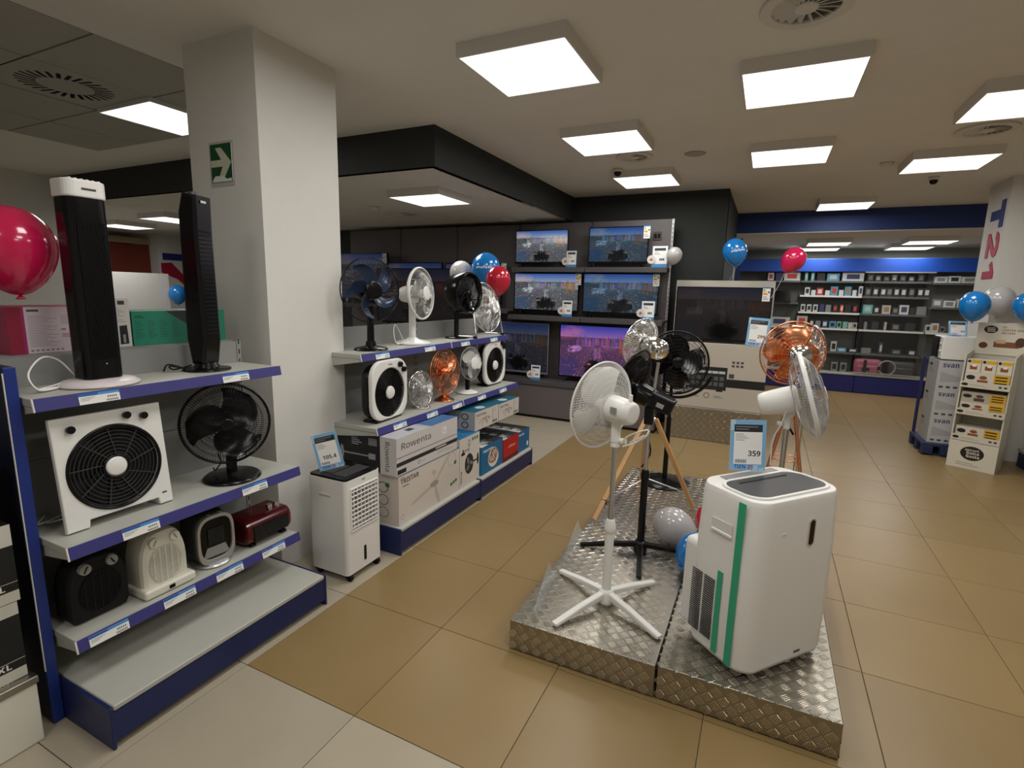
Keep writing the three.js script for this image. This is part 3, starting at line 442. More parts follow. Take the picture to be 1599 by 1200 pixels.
{ // square box fan, leaning back a little
  const t = thing('box_fan', 'white square box fan with a black round grille and three knobs', 'fan', [-0.885, 0.7185, 0.86]);
  const b = new THREE.Group(); b.name = 'housing'; t.add(b); b.rotation.z = 0.09; b.position.y = 0.004;
  const outline = [[-0.185, 0.0], [-0.115, 0.0], [-0.11, 0.028], [0.13, 0.028], [0.135, 0.0], [0.185, 0.0], [0.185, 0.415], [-0.185, 0.415]];
  const hole = ring(0.157, 56, 0, 0.2);
  const fr = ext(outline, 0.022, 0.004, [hole]); fr.rotateY(Math.PI / 2); obj('casing', T(fr, -0.011, 0, 0), M.white, b);
  const sh = ext(rr(0.27, 0.34, 0.03, 4, 0.01, 0.205), 0.07, 0.01); sh.rotateY(Math.PI / 2); obj('rear_shell', T(sh, -0.056, 0, 0), M.white, b);
  const at = (g) => T(ry(g, Math.PI / 2), 0, 0.2, 0);
  obj('back_grille', at(ext(ring(0.156), 0.004).translate(0, 0, -0.019)), M.blackMatt, b);  // solid black disc added for the dark shade inside the fan
  obj('rim', at(to(0.157, 0.006, 0, 0, 0, 64, 8)), M.black, b);
  const gr = []; for (const r of [0.052, 0.066, 0.08, 0.094, 0.108, 0.122, 0.136, 0.148]) gr.push(to(r, 0.0014, 0, 0, -0.004, 56, 4)); for (let k = 0; k < 9; k++) { const a = k * 0.698; gr.push(bar([0.04 * Math.cos(a), 0.04 * Math.sin(a), -0.004], [0.155 * Math.cos(a + 0.25), 0.155 * Math.sin(a + 0.25), -0.004], 0.003, 0.006)); } obj('grille', at(join(gr)), M.dgrey, b);
  obj('hub', at(la([[0, 0.008], [0.03, 0.006], [0.037, 0], [0.037, -0.014], [0, -0.014]]).rotateX(Math.PI / 2)), M.white, b); obj('hub_ring', at(to(0.042, 0.006, 0, 0, -0.003)), M.black, b);
  for (let k = 0; k < 5; k++) { const bl = obj('blade', ry(rz(bladeGeo(0.03, 0.145, 0.075, { pitch: 0.5 }), k * 1.2566 + 0.2), Math.PI / 2), M.black, b); bl.scale.set(0.16, 1, 1); bl.position.set(-0.011, 0.2, 0); }
  for (const [z, y] of [[0.13, 0.37], [-0.055, 0.388], [-0.115, 0.375]]) obj('knob', T(rz(cy(0.012, 0.014, 0.018, 0, 0, 0, 20), Math.PI / 2), 0.008, y, z), M.black, b);
  obj('badge', bx(0.001, 0.006, 0.018, 0.0006, 0.045, -0.155), M.dgrey, b);
  for (const z of [0.13, -0.15]) obj('foot', rb(0.1, 0.012, 0.03, 0.005, -0.07, 0.006, z), M.white, t);
  cord('cord', [[-0.1, 0.03, 0.13], [-0.16, 0.012, 0.18], [-0.2, 0.014, 0.1], [-0.17, 0.012, 0.2], [-0.22, 0.02, 0.16]], 0.003, M.white, t);
}
{
  const t = thing('desk_fan', 'large black desk fan with three glossy blades on a round foot', 'fan', [-0.925, 0.7185, 0.375]);
  obj('foot', la([[0, 0.03], [0.04, 0.028], [0.11, 0.02], [0.125, 0.008], [0.122, 0], [0, 0]], 48), M.black, t); obj('post', rb(0.034, 0.2, 0.04, 0.008, 0, 0.115, 0), M.black, t);
  fanHead(t, [0.025, 0.272, 0.03], [0.86, 0.08, 0.5], { R: 0.182, df: 0.05, dr: 0.06, badge: 0.028, hub: 0.034, n: 3, bw: 0.12, bo: { pitch: 0.45, sweep: 0.7 }, phase: 0.7, guard: M.black, blade: M.black, badgeMat: M.black, rimR: 0.006, cage: { spokes: 96, wr: 0.0009, rings: [0.2, 0.4, 0.6, 0.8] }, motor: motorCan(0.055, 0.1), motorMat: M.blackMatt });
  cord('cord', [[-0.05, 0.12, 0.03], [0.0, 0.09, 0.05], [0.03, 0.1, 0.07], [0.0, 0.06, 0.08], [-0.06, 0.05, 0.05]], 0.0035, M.blackMatt, t);
}
function slats(w, h, n, m, parent, place, sh) {   // row of thin louvres clipped to an ellipse
  const g = []; for (let k = 0; k < n; k++) { const y = -h / 2 + h * (k + 0.5) / n, ww = w * Math.sqrt(1 - (2 * y / h) ** 2 * 0.94); g.push(T(rx(bx(ww, h / n * 0.42, 0.004), 0.4), 0, y, 0)); } for (let k = -2; k <= 2; k++) { const x = k * w / 5.6, hh = h * Math.sqrt(1 - (2 * x / w) ** 2); g.push(bx(0.004, hh, 0.005, x, 0, 0)); } return obj(sh || 'grille', place(join(g)), m, parent);
}
function upright(label, x, z, w, h, d, m, gm, o) { // rounded upright fan heater facing +x
  const t = thing('fan_heater', label, 'heater', [x, 0.3595, z], o.turn || 0);
  const pts = []; for (let k = 0; k <= 32; k++) { const a = Math.PI * k / 32, c = Math.cos(a), s = Math.sin(a); pts.push([Math.sign(c) * Math.abs(c) ** 0.62 * w * 0.5 * (0.8 + 0.2 * (1 - s)), h * 0.45 + s ** 0.62 * h * 0.55]); } pts.push([-w * 0.5, 0.03], [-w * 0.43, 0.004], [w * 0.43, 0.004], [w * 0.5, 0.03]);
  const place = (g) => T(ry(g, Math.PI / 2), 0, 0, 0), front = d / 2;
  obj('casing', place(ext(pts, d, 0.02)), m, t);
  const sc = 1; obj('recess', place(T(ext(ring(1, 48).map(([a, b]) => [a * w * 0.34, b * h * 0.3]), 0.006), 0, h * 0.45, front - 0.002)), o.recess || M.blackMatt, t);  // flat dark disc on the casing stands in for a shaded hollow
  slats(w * 0.7, h * 0.62, 26, gm, t, (g) => place(T(g, 0, h * 0.45, front + 0.003)));
  for (const s of [-1, 1]) { const k = obj('knob', place(T(rx(cy(0.019, 0.021, 0.016), Math.PI / 2), s * w * 0.22, h * 0.845, front + 0.003)), o.knob, t); obj('pointer', place(T(rz(bx(0.004, 0.026, 0.006), 0.5 * s), s * w * 0.22, h * 0.845, front + 0.0105)), o.knobMark, k); }
  if (o.base) { obj('base', rb(d + 0.04, 0.04, w * 1.12, 0.012, 0.01, 0.02, 0), m, t); obj('switch', bx(0.004, 0.014, 0.022, front + 0.031, 0.02, 0), M.black, t); }
  return t;
}
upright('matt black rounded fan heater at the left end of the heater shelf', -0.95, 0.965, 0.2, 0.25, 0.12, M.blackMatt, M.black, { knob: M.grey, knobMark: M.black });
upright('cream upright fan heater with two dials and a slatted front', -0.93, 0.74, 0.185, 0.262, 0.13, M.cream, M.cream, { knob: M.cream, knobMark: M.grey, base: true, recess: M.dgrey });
{
  const t = thing('ceramic_heater', 'silver oval heater with a dark recessed front', 'heater', [-0.92, 0.3595, 0.512], -0.1);
  const place = (g) => ry(g, Math.PI / 2), o = []; for (let k = 0; k < 40; k++) { const a = k / 40 * 2 * Math.PI, c = Math.cos(a), s = Math.sin(a); o.push([Math.sign(c) * Math.abs(c) ** 0.6 * 0.083, 0.125 + Math.sign(s) * Math.abs(s) ** 0.55 * 0.115]); }
  const inner = o.map(([x, y]) => [x * 0.84, 0.13 + (y - 0.125) * 0.82]);
  obj('shell', place(ext(o, 0.15, 0.02)).translate(-0.03, 0, 0), M.dgrey, t);
  obj('bezel', place(ext(o, 0.024, 0.004, [inner])).translate(0.05, 0, 0), M.silver, t);
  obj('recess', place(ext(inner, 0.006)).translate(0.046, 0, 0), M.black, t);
  obj('outlet', place(ext(rr(0.075, 0.075, 0.004, 2, 0.004, 0.14), 0.006)).translate(0.05, 0, 0), M.blackMatt, t);
  const gr = []; for (let k = 0; k < 9; k++) gr.push(bx(0.003, 0.075, 0.0025, 0.054, 0.14, -0.032 + k * 0.008)); obj('grille', gr, M.dgrey, t);
  obj('tray', place(ext([[-0.058, 0.045], [0.058, 0.045], [0.042, 0.09], [-0.04, 0.09]], 0.004)).translate(0.051, 0, 0), M.grey, t);
  obj('top_cap', rb(0.09, 0.02, 0.1, 0.008, -0.02, 0.238, 0), M.black, t);
  for (const z of [0.02, -0.03]) obj('knob', rb(0.02, 0.01, 0.018, 0.004, 0.04, 0.236, z), M.silver, t);
  obj('base', oval(0.085, 0.08, 0.022, 0.08), M.silver, t);
}
{
  const t = thing('ceramic_heater', 'glossy dark red low heater with two chrome knobs', 'heater', [-0.95, 0.3595, 0.24]);
  const cs = ext(rr(0.2, 0.13, 0.05, 8, 0, 0.075), 0.26, 0.02); obj('casing', cs, M.red, t);
  const f = bx(0.012, 0.07, 0.2, 0.0965, 0.07, 0); obj('front_grille', f, M.black, t);
  const gr = []; for (let k = 0; k < 22; k++) gr.push(bx(0.004, 0.066, 0.0025, 0.1035, 0.07, -0.09 + k * 0.0086)); obj('louvres', gr, M.dgrey, t);
  for (const [x, z] of [[0.03, -0.05], [0.03, -0.095]]) obj('knob', T(cy(0.013, 0.016, 0.02, 0, 0, 0, 20), x, 0.148, z), M.chrome, t);
  obj('foot', [bx(0.16, 0.012, 0.03, 0, 0.006, 0.09), bx(0.16, 0.012, 0.03, 0, 0.006, -0.09)], M.blackMatt, t);
}
// --- on the second run ---
function tableFan(label, p, o) {
  const t = thing('desk_fan', label, 'fan', p);
  obj('foot', la(o.foot, 44), o.footMat, t); obj('post', o.post, o.postMat || o.footMat, t);
  fanHead(t, o.at, o.dir, o); if (o.more) o.more(t); return t;
}
const Y2 = 1.2235, Y1 = 0.7815;
tableFan('black desk fan with five dark blue blades next to the pillar', [-1.02, Y2, -0.72], { foot: [[0, 0.03], [0.03, 0.028], [0.1, 0.014], [0.11, 0.004], [0.108, 0], [0, 0]], footMat: M.black, post: [cy(0.02, 0.024, 0.26, 0, 0.15, 0), cy(0.03, 0.036, 0.03, 0, 0.04, 0)], at: [0.05, 0.38, 0.05], dir: [0.93, 0.05, 0.36],
  R: 0.2, df: 0.05, dr: 0.06, badge: 0.055, badgeMat: M.black, hub: 0.04, n: 5, bw: 0.058, bo: { pitch: 0.6, sweep: 0.7 }, phase: 0.3, blade: mat(0.016, 0.035, 0.085, 0.25), hubMat: M.black, guard: M.black, rimR: 0.004, cage: { spokes: 44, wr: 0.0007, rings: [0.5] }, motor: motorCan(0.06, 0.1), motorMat: M.black });
tableFan('white desk fan with a clear chrome-wired grille on a broad white foot', [-1.06, Y2, -1.22], { foot: [[0, 0.05], [0.03, 0.046], [0.05, 0.032], [0.12, 0.016], [0.135, 0.006], [0.132, 0], [0, 0]], footMat: M.white, post: rb(0.042, 0.27, 0.05, 0.015, 0, 0.17, 0), at: [0.1, 0.365, 0.03], dir: [0.97, 0.06, -0.12],
  R: 0.178, df: 0.045, dr: 0.055, badge: 0.05, badgeMat: M.white, hub: 0.03, n: 3, bw: 0.11, bo: { pitch: 0.45, sweep: 0.6 }, phase: 0.5, blade: new THREE.MeshPhysicalMaterial({ color: 0xd8d8d8, transmission: 0.75, roughness: 0.1, thickness: 0 }), hubMat: M.white, guard: M.chrome, rim: M.white, rimW: 0.022, cage: { spokes: 64, wr: 0.0007, rings: [0.35, 0.7] }, motor: motorCan(0.062, 0.12), motorMat: M.white,
  more: (t) => cord('cord', [[-0.04, 0.03, 0.06], [-0.06, 0.14, 0.12], [-0.02, 0.08, 0.19], [0.0, 0.01, 0.18], [0.02, 0.02, 0.13], [-0.02, 0.01, 0.17], [0.03, 0.012, 0.15]], 0.0035, M.white, t) });
{ // black drum-shaped circulator
  const t = thing('circulator_fan', 'black drum-shaped air circulator on a thin stand', 'fan', [-1.06, Y2, -1.83]);
  obj('foot', la([[0, 0.02], [0.09, 0.012], [0.1, 0], [0, 0]], 40), M.black, t); obj('post', rb(0.03, 0.24, 0.04, 0.008, 0, 0.13, 0), M.black, t);
  const d = new THREE.Group(); d.name = 'head'; t.add(d); d.position.set(0.08, 0.375, 0); d.rotation.y = -0.1;
  const lt = (p) => la(p, 56).rotateZ(-Math.PI / 2);
  obj('drum', lt([[0, -0.12], [0.1, -0.115], [0.155, -0.09], [0.17, 0.02], [0.168, 0.055], [0.152, 0.06], [0.148, 0.02], [0.13, -0.02], [0, -0.02]]), M.black, d);
  const gr = []; for (const r of [0.03, 0.05, 0.07, 0.09, 0.11, 0.13]) gr.push(to(r, 0.0016, 0, 0, 0, 48, 4)); for (let k = 0; k < 12; k++) gr.push(rz(bx(0.12, 0.003, 0.004, 0.085, 0, 0), k * Math.PI / 6)); obj('grille', ry(join(gr), Math.PI / 2).translate(0.045, 0, 0), M.blackMatt, d);
  for (let k = 0; k < 5; k++) { const b = obj('blade', ry(rz(bladeGeo(0.02, 0.135, 0.08, { pitch: 0.7 }), k * 1.2566), Math.PI / 2), M.dgrey, d); b.position.x = 0.01; }
  obj('hub', lt([[0, 0.05], [0.03, 0.046], [0.032, 0], [0, 0]]), M.black, d);
  obj('shiny_lip', ry(to(0.16, 0.003, 0, 0, 0, 64, 6), Math.PI / 2).translate(0.06, 0, 0), M.black, d);
}
{ // chrome floor fan on a bent tube cradle
  const t = thing('floor_fan', 'chrome wire floor fan in a bent tube cradle at the shelf end', 'fan', [-1.0, Y2, -2.12]);
  fanHead(t, [0.06, 0.255, 0], [0.96, 0.2, 0.1], { R: 0.215, df: 0.05, dr: 0.06, badge: 0.035, badgeMat: M.silver, hub: 0.035, n: 3, bw: 0.09, bo: { pitch: 0.45 }, blade: M.steel, guard: M.chrome, rimR: 0.005, cage: { spokes: 84, wr: 0.0011, rings: [0.25, 0.5, 0.75] }, motor: motorCan(0.06, 0.09), motorMat: M.silver });
  obj('cradle', wire([[-0.08, 0.01, -0.25], [0.06, 0.012, -0.25], [0.1, 0.012, -0.25], [0.09, 0.1, -0.24], [0.06, 0.255, -0.225]], 0.008, 10, 30), M.chrome, t);
  obj('cradle', wire([[-0.08, 0.01, 0.25], [0.06, 0.012, 0.25], [0.1, 0.012, 0.25], [0.09, 0.1, 0.24], [0.06, 0.255, 0.225]], 0.008, 10, 30), M.chrome, t);
  obj('cross_tube', rod([-0.08, 0.01, -0.25], [-0.08, 0.01, 0.25], 0.008), M.chrome, t);
  obj('rubber_foot', [rb(0.03, 0.02, 0.024, 0.004, 0.1, 0.011, 0.25), rb(0.03, 0.02, 0.024, 0.004, 0.1, 0.011, -0.25)], M.blackMatt, t);
}
function roundBoxFan(label, p, turn, knobs) {
  const t = thing('box_fan', label, 'fan', p, turn), s = 0.38;
  const place = (g) => ry(g, Math.PI / 2);
  obj('rear_shell', place(ext(rr(s * 0.9, s * 0.92, 0.1, 10, -0.012, s / 2 + 0.004), 0.07, 0.02)).translate(-0.045, 0, 0), M.black, t);
  obj('front_frame', place(ext(rr(s, s, 0.105, 10, 0, s / 2 + 0.012), 0.03, 0.008, [ring(s * 0.415, 56, 0, s * 0.475)])), M.white, t);
  const gr = []; for (let r = 0.05; r < s * 0.41; r += 0.0115) gr.push(to(r, 0.0022, 0, 0, 0, 56, 4)); for (let k = 0; k < 8; k++) gr.push(rz(bx(s * 0.39, 0.004, 0.005, s * 0.21, 0, 0), k * Math.PI / 4 + 0.2)); obj('grille', place(join(gr)).translate(0.008, s * 0.475, 0), M.black, t);
  obj('recess', place(ext(ring(s * 0.415, 48), 0.004)).translate(-0.008, s * 0.475, 0), M.blackMatt, t);  // flat black disc stands in for the shaded interior behind the grille
  obj('hub', place(la([[0, 0.012], [0.034, 0.01], [0.042, 0], [0.042, -0.012], [0, -0.012]]).rotateX(Math.PI / 2)).translate(0.012, s * 0.475, 0), M.white, t);
  for (const [z, y] of knobs) obj('knob', T(rz(cy(0.017, 0.019, 0.022, 0, 0, 0, 20), -Math.PI / 2), 0.022, y, z), M.black, t);
  obj('badge', bx(0.001, 0.008, 0.04, 0.0156, s * 0.955, 0.0), M.silver, t);
  obj('foot', rb(0.11, 0.016, s * 0.7, 0.006, -0.05, 0.008, 0), M.black, t);
}
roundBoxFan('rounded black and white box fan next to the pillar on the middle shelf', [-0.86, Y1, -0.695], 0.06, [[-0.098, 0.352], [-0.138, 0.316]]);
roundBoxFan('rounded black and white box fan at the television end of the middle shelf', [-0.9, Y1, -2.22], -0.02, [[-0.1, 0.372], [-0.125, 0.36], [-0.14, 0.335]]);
tableFan('small chrome desk fan between the box fan and the copper fan', [-0.9, Y1, -1.1], { foot: [[0, 0.016], [0.06, 0.012], [0.07, 0], [0, 0]], footMat: M.chrome, post: rod([0, 0.01, 0], [0, 0.07, 0], 0.012), at: [0, 0.132, 0], dir: [0.96, 0.12, 0.1],
  R: 0.128, df: 0.04, dr: 0.05, badge: 0.026, badgeMat: M.silver, hub: 0.026, n: 4, bw: 0.05, bo: { pitch: 0.5 }, blade: M.silver, guard: M.chrome, rimR: 0.004, rear: { spokes: 24 }, cage: { spokes: 8, wr: 0.0013, rings: [0.1, 0.2, 0.3, 0.4, 0.5, 0.6, 0.7, 0.8, 0.9] }, motor: motorCan(0.05, 0.08), motorMat: M.chrome });
tableFan('copper desk fan with four copper blades on a copper foot', [-0.9, Y1, -1.4], { foot: [[0, 0.04], [0.03, 0.036], [0.05, 0.02], [0.075, 0.008], [0.078, 0], [0, 0]], footMat: M.copper, post: cy(0.014, 0.02, 0.07, 0, 0.055, 0), at: [0.01, 0.222, 0], dir: [0.97, 0.1, 0.1],
  R: 0.172, df: 0.05, dr: 0.06, badge: 0.025, hub: 0.03, n: 4, bw: 0.056, bo: { pitch: 0.55 }, phase: 0.6, blade: M.copper, guard: M.copper, badgeMat: M.copper, rimR: 0.004, rear: { spokes: 24 }, cage: { spokes: 8, wr: 0.0012, rings: [0.12, 0.22, 0.32, 0.42, 0.52, 0.62, 0.72, 0.82, 0.92] }, motor: motorCan(0.055, 0.09), motorMat: M.copper });
tableFan('small white desk fan with a clear grille beside the copper fan', [-0.9, Y1, -1.75], { foot: [[0, 0.03], [0.04, 0.026], [0.085, 0.012], [0.09, 0], [0, 0]], footMat: M.white, post: rb(0.03, 0.13, 0.035, 0.008, 0, 0.085, 0), postMat: M.black, at: [0.03, 0.25, 0.0], dir: [0.97, 0.08, 0.12],
  R: 0.135, df: 0.04, dr: 0.05, badge: 0.05, badgeMat: M.white, hub: 0.03, n: 3, bw: 0.08, bo: { pitch: 0.45 }, blade: M.white, guard: M.silver, rimR: 0.003, cage: { spokes: 64, wr: 0.0007, rings: [0.4, 0.75] }, motor: motorCan(0.05, 0.08), motorMat: M.black });

// ---------- price sign in an acrylic holder (also stands on televisions) ----------
const signTex = (price, tall) => ctex(192, 288, (g, w, h) => {
  g.fillStyle = '#7fb4dc'; g.fillRect(0, 0, w, h); g.fillStyle = '#a9cfe8'; for (let k = 0; k < 7; k++) g.fillRect((k * 53) % w, (k * 91) % h, 26, 60); g.fillStyle = '#f0f0ee'; g.fillRect(20, 26, w - 40, h - 62); g.fillStyle = '#26282b'; g.fillRect(20, 26, w - 40, 42); g.fillStyle = '#8b8d90'; g.fillRect(28, 36, 120, 5); g.fillRect(28, 50, 70, 5);
  lines(g, 28, 80, 70, 4, 11, '#777', 3); txt(g, price, 172 - price.length * 25, 206, 42, '#1b1b1b'); for (let k = 0; k < 16; k++) { g.fillStyle = '#333'; g.fillRect(28 + k * 4, 226, 1 + (k * 7) % 3, 20); } txt(g, 'TIEN', 24, 278, 28, '#1d3f9c'); txt(g, '21', 98, 278, 28, '#c3182f');
});
function priceSign(label, p, turn, w, h, price, lean = 0.12, deep = 0.07) {
  const t = thing('price_sign', label, 'price sign', p, turn, 'blue-edged price signs');
  const f = obj('sheet', T(bx(w, h, 0.003), 0, h / 2 * Math.cos(lean), 0), [M.white, M.white, M.white, M.white, lbl(signTex(price)), M.white], t); f.rotation.x = -lean;
  obj('holder', [bx(w, 0.004, deep, 0, 0.002, 0.015 - deep / 2), T(bx(w + 0.006, 0.05, 0.003), 0, 0.027, -0.006)], M.lens, t);
  return t;
}
{ // air cooler on casters, by the pillar
  const t = thing('air_cooler', 'white upright air cooler with a black top on casters by the pillar', 'air cooler', [-0.8, 0, -0.22]), w = 0.275, d = 0.28;
  const up = (o, y0, y1) => T(ext(o, y1 - y0).rotateX(-Math.PI / 2), 0, (y0 + y1) / 2, 0), full = rr(w, d, 0.022, 5), open = [...full, [w / 2, -0.098], [w / 2 - 0.17, -0.098], [w / 2 - 0.17, 0.108], [w / 2, 0.108]];
  obj('body', [up(full, 0.0425, 0.299), up(open, 0.299, 0.531), up(full, 0.531, 0.5875)], M.white, t);
  obj('top_panel', T(ext(rr(w - 0.008, d - 0.008, 0.02, 5), 0.014, 0.004).rotateX(-Math.PI / 2), 0, 0.593, 0), M.black, t);
  obj('control_strip', rb(0.09, 0.004, 0.2, 0.002, 0.05, 0.601, 0), M.dgrey, t);
  obj('fill_lid', rb(0.1, 0.004, 0.14, 0.002, -0.06, 0.601, 0.02), M.dgrey, t);
  const fx = w / 2; obj('filter_pad', bx(0.012, 0.23, 0.204, fx - 0.162, 0.415, -0.005), M.grey, t);  // added grey sheet that darkens the back of the outlet
  obj('outlet_frame', ry(ext(rr(0.226, 0.25, 0.008, 3), 0.008, 0.002, [rr(0.206, 0.232, 0.004, 3)]), Math.PI / 2).translate(fx + 0.001, 0.415, -0.005), M.white, t);
  for (let k = 0; k < 9; k++) obj('louvre', T(rz(bx(0.01, 0.003, 0.206), -0.2), fx + 0.002, 0.312 + k * 0.0258, -0.005), M.white, t);
  for (let k = 0; k < 7; k++) obj('vane', bx(0.008, 0.232, 0.0038, fx + 0.001, 0.415, -0.09 + k * 0.0285), M.white, t);
  obj('level_window', ry(ext(rr(0.018, 0.09, 0.009, 5), 0.006, 0.001), Math.PI / 2).translate(fx, 0.128, 0), M.black, t);
  obj('badge', bx(0.001, 0.008, 0.026, fx + 0.0006, 0.568, 0), M.grey, t);
  obj('side_grip', [T(rx(bx(0.085, 0.026, 0.004), 0.3), -0.01, 0.487, d / 2 - 0.0005)], M.whiteMatt, t);
  for (const [x, z] of [[0.11, 0.11], [0.11, -0.11], [-0.11, 0.11], [-0.11, -0.11]]) { const c = obj('caster', T(rx(cy(0.021, 0.021, 0.02, 0, 0, 0, 20), Math.PI / 2), x + 0.012, 0.021, z), M.blackMatt, t); obj('fork', bx(0.024, 0.024, 0.03, x, 0.034, z), M.blackMatt, c); }
  priceSign('tilted blue-edged price sign on the white air cooler', [-0.82, 0.622, -0.15], R(38), 0.135, 0.205, '105.4', 0.05).rotation.z = 0.22;
}
// ---------- tread-plate platforms ----------
const lozenge = (() => { const g = []; for (let k = 0; k < 5; k++) { const L = [0.031, 0.034, 0.036, 0.034, 0.031][k], b = bx(L, 0.0024, 0.0048, 0, 0.0008, (k - 2) * 0.0076), p = b.attributes.position; for (let i = 0; i < p.count; i++) if (p.getY(i) > 0.001) { p.setX(i, p.getX(i) * 0.75); p.setZ(i, (k - 2) * 0.0076 + (p.getZ(i) - (k - 2) * 0.0076) * 0.4); } b.computeVertexNormals(); g.push(b); } return join(g); })();
function treads(parent, faces, pitch = 0.042) {   // faces: origin, u, v, normal, size
  const ms = [];
  for (const [o, u, v, n, su, sv] of faces) {
    const U = V(...u), W = V(...v), N = V(...n), e = pitch / Math.SQRT2 * 1.0;
    for (let i = 0; i * e < su; i++) for (let j = 0; j * e < sv; j++) {
      if ((i + j) % 2) continue; const a = i * e + e / 2, b = j * e + e / 2; if (a > su - 0.016 || b > sv - 0.016) continue;
      const s = i % 2 ? 1 : -1, X = U.clone().add(W.clone().multiplyScalar(s)).normalize(), Z = X.clone().cross(N);
      ms.push(new THREE.Matrix4().makeBasis(X, N, Z).setPosition(V(...o).addScaledVector(U, a).addScaledVector(W, b)));
    }
  }
  const im = new THREE.InstancedMesh(lozenge, M.tread, ms.length); im.name = 'tread_pattern'; im.userData.kind = 'stuff'; ms.forEach((m, k) => im.setMatrixAt(k, m)); im.castShadow = im.receiveShadow = true; parent.add(im); return im;
}
function platform(label, x0, x1, z0, z1, h) {
  const t = thing('display_platform', label, 'platform', [(x0 + x1) / 2, 0, (z0 + z1) / 2]), w = x1 - x0, d = z0 - z1;
  obj('plate_cover', [rb(w, h - 0.006, d, 0.004, 0, (h + 0.006) / 2, 0, 2)], M.plate, t);
  obj('skid', [b6(-w / 2 + 0.03, w / 2 - 0.03, 0, 0.008, -d / 2 + 0.03, d / 2 - 0.03)], M.blackMatt, t);
  treads(t, [[[-w / 2, h, d / 2], [1, 0, 0], [0, 0, -1], [0, 1, 0], w, d], [[-w / 2, 0.01, d / 2], [1, 0, 0], [0, 1, 0], [0, 0, 1], w, h - 0.012], [[w / 2, 0.01, d / 2], [0, 0, -1], [0, 1, 0], [1, 0, 0], d, h - 0.012], [[-w / 2, 0.01, d / 2], [0, 0, -1], [0, 1, 0], [-1, 0, 0], d, h - 0.012]]);
}
platform('tread-plate platform carrying the white pedestal fan', 0.357, 1.006, -0.02, -2.44, 0.147);
platform('tread-plate platform carrying the portable air conditioner', 1.014, 1.652, -0.025, -2.44, 0.15);
const YP = 0.1505, YR = 0.1535;
{ // clear acrylic strips leaning along the platform's edge
  const m = new THREE.MeshPhysicalMaterial({ color: 0xf4f7f7, transmission: 0.9, roughness: 0.12, thickness: 0 });
  const film = (label, a, L, turn, lean) => { const t = thing('plastic_sleeve', label, 'plastic sleeve', a, turn); const g = ext([[0, 0.002], [L, 0.006], [L * 1.02, 0.085], [L * 0.55, 0.06], [0.03, 0.03]], 0.0016); g.rotateX(lean); obj('film', g, m, t); const e = rod([0.03, 0.03, 0], [L * 1.02, 0.085, 0], 0.0016, 6); e.rotateX(lean); obj('edge', e, m, t); };
  film('clear plastic strip at the platform edge beside the white fan foot', [0.465, YP + 0.004, -0.06], 0.38, R(97), -0.5); film('clear plastic strip at the platform edge by the wooden tripod', [0.41, YP + 0.004, -0.58], 0.4, R(94), -0.4);
}
function crossBase(t, tips, hub, m, w = 0.032) {   // flat feet, one part each
  for (const [x, z] of tips) { const L = Math.hypot(x, z), a = Math.atan2(-z, x); const g = ext([[0.02, 0.012], [L * 0.5, 0.0], [L - 0.01, -0.022], [L, -0.016], [L, -0.004], [L * 0.5, 0.026], [0.02, 0.044]].map(([p, q]) => [p, q + 0.022]), w, 0.006); obj('leg', ry(g, a), m, t); }
  obj('leg_hub', la([[0, 0.075], [0.026, 0.074], [0.036, 0.06], [0.04, 0.02], [0.034, 0.0], [0, 0]], 28), m, t);
}
{ // white pedestal fan, turned away
  const t = thing('pedestal_fan', 'white pedestal fan with a mesh-like guard on a four-legged base', 'fan', [0.708, YP, -0.35]);
  crossBase(t, [[-0.155, 0.29], [0.285, 0.16], [0.172, -0.28], [-0.288, -0.155]], 0, M.white);
  obj('lower_tube', cy(0.0205, 0.0215, 0.36, 0, 0.24, 0), M.white, t); obj('collar', la([[0.014, 0.43], [0.02, 0.425], [0.027, 0.39], [0.027, 0.37], [0.02, 0.36]], 28), M.white, t); obj('upper_tube', cy(0.0125, 0.0125, 0.4, 0, 0.6, 0), M.steel, t);
  obj('neck', [rb(0.04, 0.13, 0.045, 0.012, 0, 0.86, 0), cy(0.02, 0.022, 0.04, 0, 0.8, 0)], M.white, t); obj('height_knob', T(rz(cy(0.012, 0.014, 0.03, 0, 0, 0, 16), Math.PI / 2), 0.035, 0.81, 0), M.white, t);
  fanHead(t, [-0.082, 0.955, -0.04], [-0.9, 0.05, -0.43], { R: 0.202, df: 0.055, dr: 0.06, badge: 0.03, badgeMat: M.white, hub: 0.036, n: 3, bw: 0.12, bo: { pitch: 0.5, sweep: 0.7 }, phase: 1.2, blade: M.white, guard: M.white, rimR: 0.005, cage: { spokes: 100, wr: 0.0009, rings: [0.2, 0.4, 0.55, 0.7, 0.85] , twist: 0.5 }, motor: motorCan(0.062, 0.14), motorMat: M.white,
    extra: (h) => { obj('rating_plate', bx(0.002, 0.03, 0.035, 0.062, 0.01, -0.12), M.silver, h); obj('oscillation_knob', cy(0.008, 0.01, 0.03, 0, 0.068, -0.16, 14), M.white, h); } });
  cord('cord', [[0.03, 0.8, 0.01], [0.06, 0.84, 0.02], [0.15, 0.88, 0.02], [0.13, 0.84, 0.03], [0.07, 0.81, 0.02], [0.14, 0.86, 0.04], [0.1, 0.82, 0.03], [0.04, 0.79, 0.02]], 0.004, M.white, t);
}
